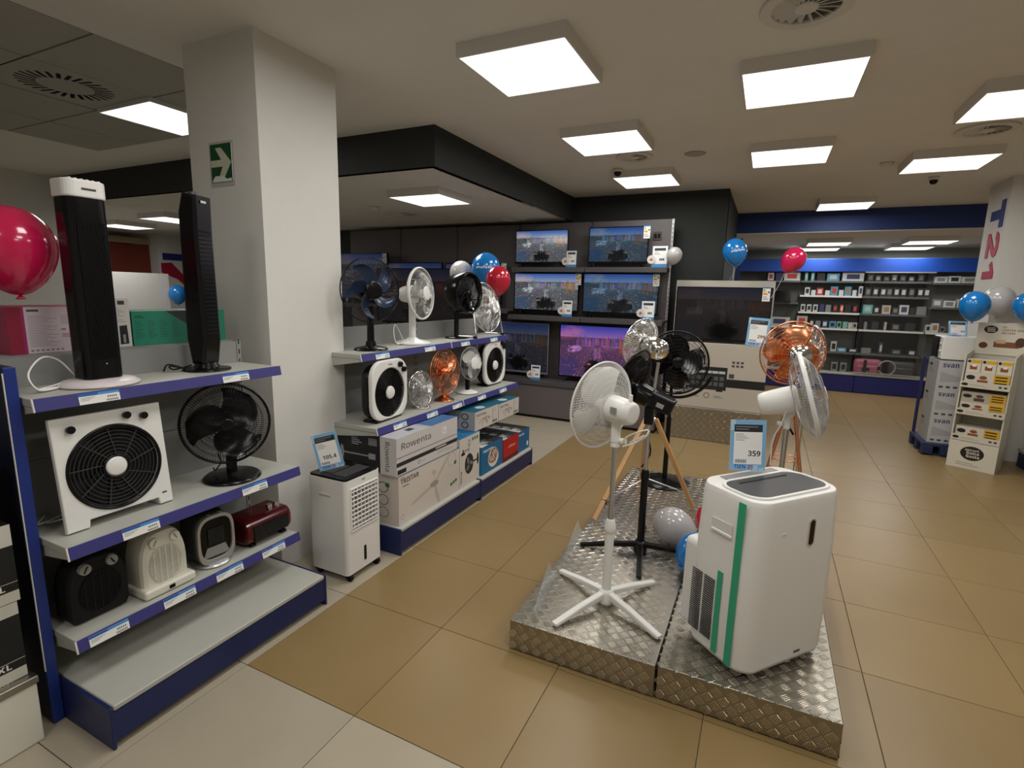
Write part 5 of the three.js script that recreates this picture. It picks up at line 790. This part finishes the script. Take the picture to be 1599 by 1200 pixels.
// ---------- accessories room ----------
{
  const t = thing('accessory_shelving', 'grey wall shelving with a blue lit header full of accessories', 'shelving unit', [2.7, 0, -9.35]);
  const at = (x) => x - 2.7, P = mat(0.17, 0.18, 0.17, 0.6), S = mat(0.1, 0.11, 0.11, 0.4);
  for (const [x0, x1] of [[0.7, 1.18], [1.18, 1.78], [1.78, 2.75], [2.75, 3.7], [3.7, 4.4]]) obj('back_panel', bx(x1 - x0 - 0.006, 2.0, 0.02, at((x0 + x1) / 2), 1.15, -0.01), x0 === 2.75 ? M.blackMatt : P, t);
  obj('header', rb(3.7, 0.225, 0.05, 0.006, at(2.55), 2.225, 0.3), new THREE.MeshStandardMaterial({ color: new THREE.Color().setRGB(0.01, 0.07, 0.42), roughness: 0.35 }), t);
  obj('header_return', bx(3.7, 0.02, 0.32, at(2.55), 2.33, 0.15), P, t);
  for (const [x0, x1, ys] of [[0.7, 1.18, [1.95, 1.55, 1.12]], [1.18, 1.78, [1.95, 1.56, 1.12, 0.7]], [1.78, 2.75, [1.953, 1.697, 1.4, 1.12, 0.7]], [2.75, 3.7, [1.953, 1.697, 1.4, 1.12, 0.7]], [3.7, 4.4, [1.94, 1.54, 1.12, 0.7]]]) for (const y of ys) { const s = obj('shelf', rb(x1 - x0 - 0.01, 0.03, 0.3, 0.003, at((x0 + x1) / 2), y - 0.015, 0.15, 1), S, t); obj('shelf_edge', bx(x1 - x0 - 0.02, 0.032, 0.004, at((x0 + x1) / 2), y - 0.015, 0.302), y === 1.12 || (x0 === 1.78 && (y === 1.4 || y === 1.697)) ? M.whiteMatt : S, s); }
  obj('base_ledge', rb(3.7, 0.03, 0.42, 0.004, at(2.55), 0.325, 0.2), M.shelf, t); for (const [x0, x1] of [[0.7, 1.6], [1.6, 2.78], [2.78, 3.78]]) obj('base_front', rb(x1 - x0 - 0.008, 0.29, 0.02, 0.003, at((x0 + x1) / 2), 0.155, 0.39), mat(0.012, 0.016, 0.14, 0.4), t);
  for (const x of [1.78, 2.75, 3.7]) obj('upright', bx(0.02, 2.1, 0.03, at(x), 1.15, 0.015), S, t);
}
const RANK = ['first', 'second', 'third', 'fourth', 'fifth', 'sixth', 'seventh', 'eighth', 'ninth', 'tenth', 'eleventh', 'twelfth'];
const ZF = -9.15;
function smallBox(name, label, x, y, w, h, d, m, inset, group, detail) {   // small shop carton or pack on the far shelves
  const t = thing(name, label, 'box', [x, y + 0.0015, ZF], 0, group); obj('carton_body', bx(w, h, d, 0, h / 2, 0), m, t);
  if (inset) obj('print', bx(w * (detail || 0.6), h * 0.55, 0.002, 0, h * 0.52, d / 2 + 0.001), inset, t); return t;
}
{
  const wht = mat(0.62, 0.63, 0.63, 0.5), blk = mat(0.02, 0.021, 0.022, 0.5), teal = mat(0.1, 0.42, 0.42, 0.5), cyan = mat(0.1, 0.35, 0.5, 0.4), rd = mat(0.55, 0.05, 0.04, 0.5), nvy = mat(0.04, 0.05, 0.13, 0.5), mint = mat(0.2, 0.42, 0.34, 0.5), gry = mat(0.22, 0.23, 0.23, 0.5), crm = mat(0.5, 0.5, 0.44, 0.5), gld = mat(0.35, 0.2, 0.08, 0.5);
  let n = 0; const row = (where, y, list) => { list.forEach(([x, w, h, m, ins, what], k) => smallBox(/pack|bag|pouch/.test(what) ? 'accessory_pack' : 'accessory_box', `${what}, ${RANK[k]} from left on the ${where}`, x, y, w, h, 0.1, m, ins, 'goods on the ' + where)); };
  row('top phone shelf', 1.953, [[1.28, 0.1, 0.14, wht, rd, 'white box with a red mark'], [1.42, 0.12, 0.15, nvy, null, 'dark blue box'], [1.63, 0.26, 0.15, wht, rd, 'wide white box with a red mark'], [1.86, 0.05, 0.15, teal, wht, 'slim teal box'], [1.96, 0.05, 0.15, teal, wht, 'second slim teal box'], [2.09, 0.12, 0.14, blk, null, 'black box'], [2.28, 0.19, 0.13, cyan, wht, 'bright blue tablet box'], [2.58, 0.32, 0.15, wht, nvy, 'wide white tablet box with a dark picture']]);
  row('second phone shelf', 1.697, [[1.9, 0.08, 0.14, wht, blk, 'white phone box with a black picture'], [2.0, 0.07, 0.09, wht, null, 'plain white tag-like box'], [2.1, 0.1, 0.13, rd, wht, 'red and grey phone box'], [2.22, 0.07, 0.09, wht, null, 'low plain white box'], [2.32, 0.11, 0.16, cyan, rd, 'colourful phone box with blue top'], [2.43, 0.07, 0.1, wht, null, 'short white box'], [2.53, 0.1, 0.16, cyan, gld, 'colourful phone box with brown foot'], [2.63, 0.06, 0.1, wht, null, 'small white box'], [2.72, 0.055, 0.17, wht, nvy, 'tall white phone box']]);
  row('third phone shelf', 1.4, [[1.86, 0.07, 0.13, wht, blk, 'white phone box with black screen'], [1.96, 0.07, 0.13, wht, blk, 'white phone box beside the dark one'], [2.06, 0.07, 0.13, wht, blk, 'white phone box with a dark top'], [2.16, 0.07, 0.14, nvy, null, 'navy box'], [2.26, 0.08, 0.13, gry, null, 'grey box'], [2.37, 0.07, 0.14, blk, rd, 'black and red box'], [2.47, 0.05, 0.14, rd, wht, 'narrow red box'], [2.56, 0.09, 0.14, blk, null, 'wide black box'], [2.67, 0.07, 0.14, blk, rd, 'black box with a red stripe']]);
  row('fourth phone shelf', 1.12, [[1.5, 0.34, 0.16, crm, nvy, 'wide cream box with a dark picture'], [1.87, 0.17, 0.2, crm, rd, 'cream box with an orange top'], [2.03, 0.08, 0.14, blk, wht, 'small black box with a white cap'], [2.13, 0.08, 0.12, gry, null, 'small grey box'], [2.24, 0.09, 0.13, nvy, wht, 'small navy box'], [2.36, 0.1, 0.12, cyan, blk, 'small cyan box'], [2.46, 0.07, 0.12, mint, blk, 'mint box'], [2.553, 0.07, 0.12, mint, null, 'second mint box'], [2.632, 0.064, 0.11, crm, null, 'pale box'], [2.702, 0.064, 0.11, crm, blk, 'pale box with a dark dot']]);
  row('top cabinet shelf', 1.953, [2.84, 2.95, 3.07, 3.18, 3.3, 3.42, 3.55].map((x, k) => [x, 0.09, 0.12 - (k % 3) * 0.012, blk, k % 2 ? crm : gry, 'black hanging pack']));
  row('second cabinet shelf', 1.697, [2.83, 2.94, 3.05, 3.14, 3.24, 3.34, 3.45, 3.57, 3.66].map((x, k) => [x, 0.085, 0.15, blk, k % 3 ? wht : gry, 'black accessory pack']));
  row('third cabinet shelf', 1.4, [[2.86, 0.14, 0.15, teal, crm, 'teal and brown pack'], [2.99, 0.08, 0.12, blk, wht, 'dark pack'], [3.13, 0.12, 0.15, crm, gld, 'brown and white pack'], [3.26, 0.09, 0.12, blk, gry, 'black pack'], [3.38, 0.13, 0.16, wht, nvy, 'white pack with a blue foot'], [3.5, 0.08, 0.12, blk, null, 'low black pack'], [3.62, 0.13, 0.14, gry, null, 'grey pack']]);
  row('fourth cabinet shelf', 1.12, [[2.86, 0.04, 0.13, gry, null, 'slim grey pack'], [3.0, 0.1, 0.14, blk, null, 'black pack'], [3.15, 0.03, 0.14, crm, null, 'slim pale pack'], [3.3, 0.12, 0.12, blk, gry, 'black pack with grey print'], [3.5, 0.14, 0.14, blk, null, 'wide black pack'], [3.75, 0.07, 0.12, wht, blk, 'white framed box'], [3.84, 0.1, 0.15, wht, gld, 'white box with orange print'], [3.94, 0.07, 0.1, gry, blk, 'low grey box']]);
  row('low accessories shelf', 0.7, [[2.42, 0.09, 0.18, crm, blk, 'pale box with a black figure'], [2.55, 0.14, 0.07, cyan, wht, 'flat cyan and white box'], [2.72, 0.15, 0.07, blk, wht, 'flat black box'], [2.92, 0.14, 0.09, gry, null, 'grey pouch'], [3.13, 0.05, 0.2, nvy, wht, 'purple bottle-shaped pack'], [3.36, 0.16, 0.1, blk, gry, 'black pack with studs'], [3.58, 0.12, 0.1, blk, wht, 'black pack with a white corner']]);
  row('top pillar-side shelf', 1.94, [[3.82, 0.17, 0.1, wht, gry, 'white box with a small picture'], [4.0, 0.16, 0.11, wht, blk, 'white box with a black device'], [4.19, 0.2, 0.1, wht, gry, 'white box with a grey device']]);
  row('second pillar-side shelf', 1.54, [[3.82, 0.14, 0.13, gry, wht, 'grey box over a white card'], [3.982, 0.16, 0.11, wht, gry, 'white box with a flat device'], [4.14, 0.12, 0.14, crm, null, 'cream box half behind the balloon']]);
  row('base ledge', 0.34, [[2.47, 0.1, 0.17, gry, blk, 'grey box with a white picture'], [2.61, 0.1, 0.17, gry, blk, 'second grey box with a white picture']]);
  const lap = thing('laptop', 'open black laptop on the shelf beside the boxed television', 'laptop', [1.5, 1.5615, -9.15]); obj('screen_lid', T(rx(rb(0.3, 0.2, 0.01, 0.004), -0.25), 0, 0.11, -0.06), M.black, lap); obj('keyboard_deck', rb(0.3, 0.014, 0.2, 0.004, 0, 0.007, 0.05), M.blackMatt, lap);
  const bag = (label, x, w, h, m, logo) => { const t = thing('backpack', label, 'bag', [x, 0.344, -9.1]); obj('body', rb(w, h, 0.14, 0.08, 0, h / 2, 0, 4), m, t); obj('front_pocket', rb(w * 0.8, h * 0.5, 0.05, 0.024, 0, h * 0.32, 0.065, 3), m, t); obj('handle', to(0.04, 0.006, 0, h, 0, 20, 6), M.blackMatt, t); if (logo) obj('logo_band', [bx(0.05, h * 0.86, 0.004, -w * 0.12, h * 0.5, 0.094), bx(0.12, 0.05, 0.005, -w * 0.08, h * 0.32, 0.0945)], M.blackMatt, t); return t; };
  bag('pink round-cornered bag with a black lettered band on the ledge', 2.97, 0.42, 0.265, mat(0.4, 0.1, 0.16, 0.6), true);
  bag('black backpack in a clear cover on the ledge', 3.47, 0.4, 0.255, mat(0.06, 0.06, 0.06, 0.35), false);
  const st = thing('ring_headset', 'grey curved headset leaning beside the pink bag', 'headset', [3.235, 0.345, -8.965]); obj('band', T(to(0.12, 0.014, 0, 0, 0, 30, 8), 0, 0.135, 0), M.grey, st); obj('ear_pad', rb(0.04, 0.07, 0.05, 0.018, -0.115, 0.12, 0), M.blackMatt, st);
  // glass sheet in front of the middle bay
  const gl = thing('glass_panel', 'clear glass front of the accessories cabinet with a metal rail', 'glass panel', [3.22, 0.36, -8.93]); obj('pane', bx(0.98, 1.75, 0.006, 0, 0.875, 0), M.lens, gl); for (const y of [0.01, 1.74]) obj('rail', bx(0.98, 0.02, 0.014, 0, y, 0), M.silver, gl);
  // white door-frame strip beside the dark wall corner
  const df = sgroup('trim_3', 'white and blue upright strip at the corner of the dark wall', 'trim'); obj('white_strip', bx(0.09, 2.5, 0.03, 0.72, 1.25, -6.84), M.plaster, df); obj('blue_strip', bx(0.07, 2.5, 0.025, 0.81, 1.25, -6.9), M.beam, df);
}
// ---------- right-hand side: pallet, cartons, microwave, coffee stand ----------
{
  const bluePl = mat(0.012, 0.02, 0.08, 0.55);
  const p = thing('pallet', 'dark blue plastic pallet under the stacked white cartons', 'pallet', [3.11, 0, -5.16]); obj('deck', [rb(0.4, 0.03, 0.58, 0.006, 0, 0.115, 0), ...[-0.22, 0, 0.22].map((z) => bx(0.4, 0.02, 0.1, 0, 0.01, z))], bluePl, p); for (const x of [-0.15, 0, 0.15]) for (const z of [-0.25, 0, 0.25]) obj('block', rb(0.09, 0.09, 0.1, 0.008, x, 0.06, z), bluePl, p);
  obj('corner_post', rb(0.03, 0.9, 0.03, 0.006, -0.165, 0.56, -0.29), mat(0.012, 0.016, 0.1, 0.5), p);
  const svan = ctex(256, 200, (g, w, h) => { g.fillStyle = '#b9b8b8'; g.fillRect(0, 0, w, h); txt(g, 'svan', 26, 46, 46, '#1b2a63'); g.fillStyle = '#a5a3a5'; g.beginPath(); g.moveTo(20, 75); g.lineTo(215, 130); g.lineTo(20, 150); g.fill(); for (let k = 0; k < 5; k++) { g.fillStyle = '#444'; g.fillRect(20 + k * 44, 172, 26, 14); } });
  const side = ctex(128, 128, (g, w, h) => { g.fillStyle = '#a3a2a2'; g.fillRect(0, 0, w, h); g.fillStyle = '#333'; g.fillRect(20, 20, 34, 12); lines(g, 20, 40, 60, 3, 8, '#777', 3); });
  const c0 = mat(0.48, 0.48, 0.47, 0.55);
  [[0.1315, 0.415, 'bottom'], [0.416, 0.705, 'middle'], [0.706, 1.018, 'top']].forEach(([y0, y1, w], k) => carton('appliance_carton', `${w} white carton with blue lettering in the stack on the pallet`, 2.955, 3.305, y0, y1, -5.32, -4.94, { pz: svan, nx: side }, c0));
  const m = thing('microwave', 'white microwave with a dark door on top of the stacked cartons', 'microwave', [3.135, 1.0195, -5.12]); obj('casing', rb(0.34, 0.24, 0.36, 0.01, 0, 0.128, 0), M.white, m); const dr = obj('door', rb(0.016, 0.22, 0.25, 0.004, -0.172, 0.128, -0.045), M.black, m); obj('window', bx(0.004, 0.14, 0.17, -0.181, 0.128, -0.06), M.blackMatt, dr); obj('control_panel', rb(0.014, 0.22, 0.09, 0.004, -0.172, 0.128, 0.13), M.white, m); for (const z of [0.12, 0.14]) obj('knob', T(rz(cy(0.016, 0.018, 0.014, 0, 0, 0, 16), Math.PI / 2), -0.184, z === 0.12 ? 0.17 : 0.09, 0.13), M.silver, m);
  for (const [x, z] of [[-0.13, -0.14], [0.13, -0.14], [-0.13, 0.14], [0.13, 0.14]]) obj('foot', bx(0.03, 0.008, 0.03, x, 0.005, z), M.blackMatt, m);
  priceSign('price sign leaning on top of the microwave', [3.1, 1.27, -5.05], 0.1, 0.16, 0.17, '49', 0.35);
  // coffee capsule stand
  const t = thing('coffee_stand', 'cream cardboard stand with coffee capsule tiers and a header', 'display stand', [3.284, 0, -4.62], -0.47), W = 0.37, D = 0.3, cr = mat(0.6, 0.57, 0.47, 0.6);
  const logo = (g, x, y, r) => { g.fillStyle = '#17120f'; g.beginPath(); g.ellipse(x, y, r, r * 0.8, 0, 0, 7); g.fill(); txt(g, 'NESCAFÉ', x - r * 0.62, y - r * 0.25, r * 0.28, '#e8e2d4'); txt(g, 'Dolce', x - r * 0.5, y + r * 0.12, r * 0.42, '#e8e2d4'); txt(g, 'Gusto', x - r * 0.5, y + r * 0.48, r * 0.42, '#e8e2d4'); };
  for (const s of [-1, 1]) obj('side_panel', ext([[-D / 2, 0], [D / 2, 0], [D / 2, 0.3], [D / 2 - 0.03, 1.12], [-D / 2, 1.16]], 0.012).rotateY(-Math.PI / 2).translate(s * (W / 2 - 0.006), 0, 0), cr, t);
  obj('back_panel', bx(W, 1.16, 0.012, 0, 0.58, -D / 2 + 0.006), cr, t);
  obj('front_panel', bx(W, 0.27, 0.012, 0, 0.135, D / 2), [cr, cr, cr, cr, lbl(ctex(256, 192, (g, w, h) => { g.fillStyle = '#d6d0bf'; g.fillRect(0, 0, w, h); logo(g, 128, 78, 62); lines(g, 50, 150, 150, 2, 14, '#8a8272', 4); })), cr], t);
  obj('header_board', T(bx(W + 0.02, 0.31, 0.012), 0.02, 1.275, -D / 2 + 0.02), [cr, cr, cr, cr, lbl(ctex(256, 224, (g, w, h) => { g.fillStyle = '#d3cdbc'; g.fillRect(0, 0, w, h); logo(g, 66, 46, 34); txt(g, 'TU', 120, 34, 16, '#6b6252'); txt(g, 'COFFEE SHOP', 120, 54, 18, '#6b6252'); txt(g, 'EN CASA', 120, 74, 16, '#8c1f1f'); g.fillStyle = '#7a4a2a'; g.fillRect(90, 130, 120, 40); g.fillStyle = '#caa987'; g.fillRect(100, 116, 46, 26); g.fillStyle = '#4c2b18'; g.beginPath(); g.ellipse(215, 130, 24, 34, 0, 0, 7); g.fill(); g.fillStyle = '#5a2a1e'; g.beginPath(); g.arc(40, 160, 22, 0, 7); g.fill(); })), cr], t);
  const tier = ctex(256, 64, (g, w, h) => { g.fillStyle = '#cfc9b8'; g.fillRect(0, 0, w, h); g.fillStyle = '#1a1512'; g.beginPath(); g.ellipse(26, 32, 18, 15, 0, 0, 7); g.fill(); lines(g, 54, 28, 120, 2, 12, '#8a8272', 3); for (const x of [200, 226]) { g.fillStyle = '#3a352c'; g.fillRect(x, 22, 16, 18); } });
  for (const y of [0.29, 0.55, 0.82]) { const s = obj('tier', bx(W - 0.026, 0.012, D - 0.02, 0, y, 0), cr, t); obj('tier_front', bx(W - 0.004, 0.06, 0.006, 0, y + 0.015, D / 2), [cr, cr, cr, cr, lbl(tier), cr], s); }
  const pack = (yel) => lbl(ctex(256, 110, (g, w, h) => { g.fillStyle = yel === 2 ? '#b9b0a0' : '#d2ccbc'; g.fillRect(0, 0, w, h); g.fillStyle = '#17120f'; g.beginPath(); g.ellipse(36, 44, 26, 20, 0, 0, 7); g.fill(); g.fillStyle = yel === 2 ? '#54382a' : '#8a4a24'; g.fillRect(76, 60, 60, 34); g.beginPath(); g.ellipse(108, 40, 22, 16, 0, 0, 7); g.fill(); g.fillStyle = '#d9a70c'; g.fillRect(168, 4, 86, 102); g.fillStyle = '#3a2c08'; for (let k = 0; k < 3; k++) g.fillRect(176, 18 + k * 26, 66, 12); }));
  const pm = [pack(1), pack(2), pack(1)], yb = lbl(ctex(96, 96, (g, w, h) => { g.fillStyle = '#d5cfbf'; g.fillRect(0, 0, w, h); g.fillStyle = '#d9a70c'; g.fillRect(30, 4, 64, 24); g.fillStyle = '#17120f'; g.beginPath(); g.arc(16, 16, 11, 0, 7); g.fill(); g.fillStyle = '#8a4a24'; g.fillRect(24, 46, 48, 30); g.fillStyle = '#eee8da'; g.beginPath(); g.ellipse(52, 46, 16, 10, 0, 0, 7); g.fill(); }));
  const box = (name, label, x, y, z, w, h, d, m) => { const b = thing(name, label, 'box', [0, 0, 0], -0.47, 'coffee capsule boxes'); const q = V(x, y, z).applyAxisAngle(V(0, 1, 0), -0.47); b.position.set(3.284 + q.x, y, -4.62 + q.z); obj('carton_body', bx(w, h, d, 0, h / 2, 0), [cr, cr, cr, cr, m, cr], b); return b; };
  box('capsule_box', 'wide coffee box with a yellow corner on the bottom tier', 0, 0.2975, -0.008, 0.33, 0.115, 0.24, pm[0]); box('capsule_box', 'wide coffee box with a yellow corner on the middle tier', 0, 0.5575, -0.008, 0.33, 0.1, 0.24, pm[0]); box('capsule_box', 'darker coffee box stacked on the middle tier', 0, 0.6585, -0.008, 0.33, 0.1, 0.24, pm[1]); box('capsule_box', 'wide coffee box with a yellow corner on the upper tier', 0, 0.8275, -0.008, 0.33, 0.125, 0.24, pm[2]);
  [-0.112, 0, 0.112].forEach((x, k) => box('capsule_box', `${['left', 'middle', 'right'][k]} one of three small coffee boxes on top of the upper box`, x, 0.9535, 0.005, 0.108, 0.125, 0.2, yb));
  // low shelf running out of the picture
  const l = thing('low_shelf_end', 'white and navy shelf end with dark goods at the right picture edge', 'shelving unit', [3.95, 0, -4.45]); obj('plinth', rb(0.6, 0.15, 0.9, 0.006, 0.05, 0.075, 0), M.navy, l); obj('deck', rb(0.62, 0.03, 0.92, 0.006, 0.05, 0.166, 0), M.shelf, l); obj('side_panel', rb(0.03, 1.05, 0.6, 0.02, -0.2, 0.7, -0.1), M.whiteMatt, l); obj('shelf', rb(0.5, 0.025, 0.6, 0.004, 0.06, 0.62, -0.1), M.shelf, l); carton('wine_carton', 'dark red carton on the low shelf end', 3.83, 4.1, 0.182, 0.45, -4.5, -4.2, {}, mat(0.06, 0.012, 0.012, 0.5));
}
// ---------- left edge: stacked black boxes on a white block ----------
{
  const t = thing('display_block', 'white block with a tread-plate top at the lower left edge', 'platform', [-1.22, 0, 1.55]); obj('block', rb(0.64, 0.225, 0.74, 0.006, 0, 0.113, 0), M.cream, t); obj('plate_top', rb(0.65, 0.028, 0.75, 0.004, 0, 0.24, 0), M.plate, t); treads(t, [[[-0.32, 0.254, 0.37], [1, 0, 0], [0, 0, -1], [0, 1, 0], 0.64, 0.74]]);
  const face = (s) => ctex(256, 256, (g, w, h) => { g.fillStyle = '#111113'; g.fillRect(0, 0, w, h); g.fillStyle = '#c9c6ba'; g.fillRect(0, 0, w, 40); g.fillRect(0, h - 34, w, 34); g.fillStyle = '#c9c6ba'; g.fillRect(0, h - 66, w, 2); txt(g, s, 150, h - 42, 24, '#e2e2dc'); g.fillStyle = '#d7d2b8'; g.fillRect(120, 100, 40, 50); });
  const f1 = face('XXL'), f2 = face('POWER XXL');
  carton('appliance_carton', 'lower black carton with white bands on the tread-plate block', -1.5, -0.93, 0.256, 0.535, 1.19, 1.85, { px: ctex(512, 256, (g, w, h) => { g.fillStyle = '#111113'; g.fillRect(0, 0, w, h); g.fillStyle = '#c9c6ba'; g.fillRect(0, 0, w, 42); g.fillRect(0, h - 36, w, 36); g.fillRect(0, h - 66, w, 2); txt(g, 'POWER XXL', 340, h - 42, 26, '#e2e2dc'); }) }, M.blackMatt);
  carton('appliance_carton', 'upper black carton with white bands and a yellow label', -1.5, -0.93, 0.537, 0.81, 1.18, 1.85, { px: ctex(512, 256, (g, w, h) => { g.fillStyle = '#111113'; g.fillRect(0, 0, w, h); g.fillStyle = '#c9c6ba'; g.fillRect(0, 0, w, 70); g.fillRect(0, h - 36, w, 36); g.fillRect(0, h - 66, w, 2); txt(g, 'XXL', 440, h - 42, 26, '#e2e2dc'); g.fillStyle = '#d7d2b8'; g.fillRect(400, 120, 34, 60); }) }, M.blackMatt);
  carton('appliance_carton', 'topmost black carton at the left picture edge', -1.5, -0.95, 0.812, 1.05, 1.2, 1.85, { px: ctex(256, 128, (g, w, h) => { g.fillStyle = '#111113'; g.fillRect(0, 0, w, h); g.fillStyle = '#c9c6ba'; g.fillRect(0, h - 40, w, 30); }) }, M.blackMatt);
}
// ---------- far left hall seen between the tower fans ----------
{
  const f = thing('panel_wall', 'dark red panel in a light wooden frame at the far end of the hall', 'panel', [-9.7, 0, -4.3]); obj('red_panel', bx(0.04, 2.0, 2.2, 0, 1.35, 0.45), mat(0.2, 0.035, 0.015, 0.5), f); obj('frame_top', rb(0.1, 0.12, 2.9, 0.01, 0.02, 2.42, 0.4), mat(0.42, 0.32, 0.18, 0.5), f); obj('frame_side', bx(0.08, 2.4, 0.34, 0.01, 1.2, -0.72), M.plaster, f);
  const w = thing('display_board', 'plain white board standing in front of the dark red panel', 'board', [-8.5, 0, -3.6]); obj('board', rb(0.03, 1.8, 1.6, 0.006, 0, 0.9, 0.4), M.whiteMatt, w); obj('foot', [bx(0.4, 0.03, 0.05, 0, 0.015, -0.2), bx(0.4, 0.03, 0.05, 0, 0.015, 1.0)], M.grey, w);
  const p = sgroup('pillar_hall', 'far white pillar with a blue bar and a red numeral', 'pillar'); obj('shaft', metreUV(b6(-10.2, -9.4, 0, HL, -4.85, -4.4)), M.plaster, p); obj('blue_letter', bx(0.01, 0.13, 0.5, -9.395, 2.15, -4.72), M.navyLetter, p); obj('red_numeral', ext([[-0.25, 0.2], [-0.05, 0.22], [0.25, -0.1], [0.25, -0.28], [0.05, -0.1], [-0.25, 0.02]], 0.01).rotateY(Math.PI / 2).translate(-9.395, 1.82, -4.68), M.redLetter, p);
}
renderer.render(scene, camera);
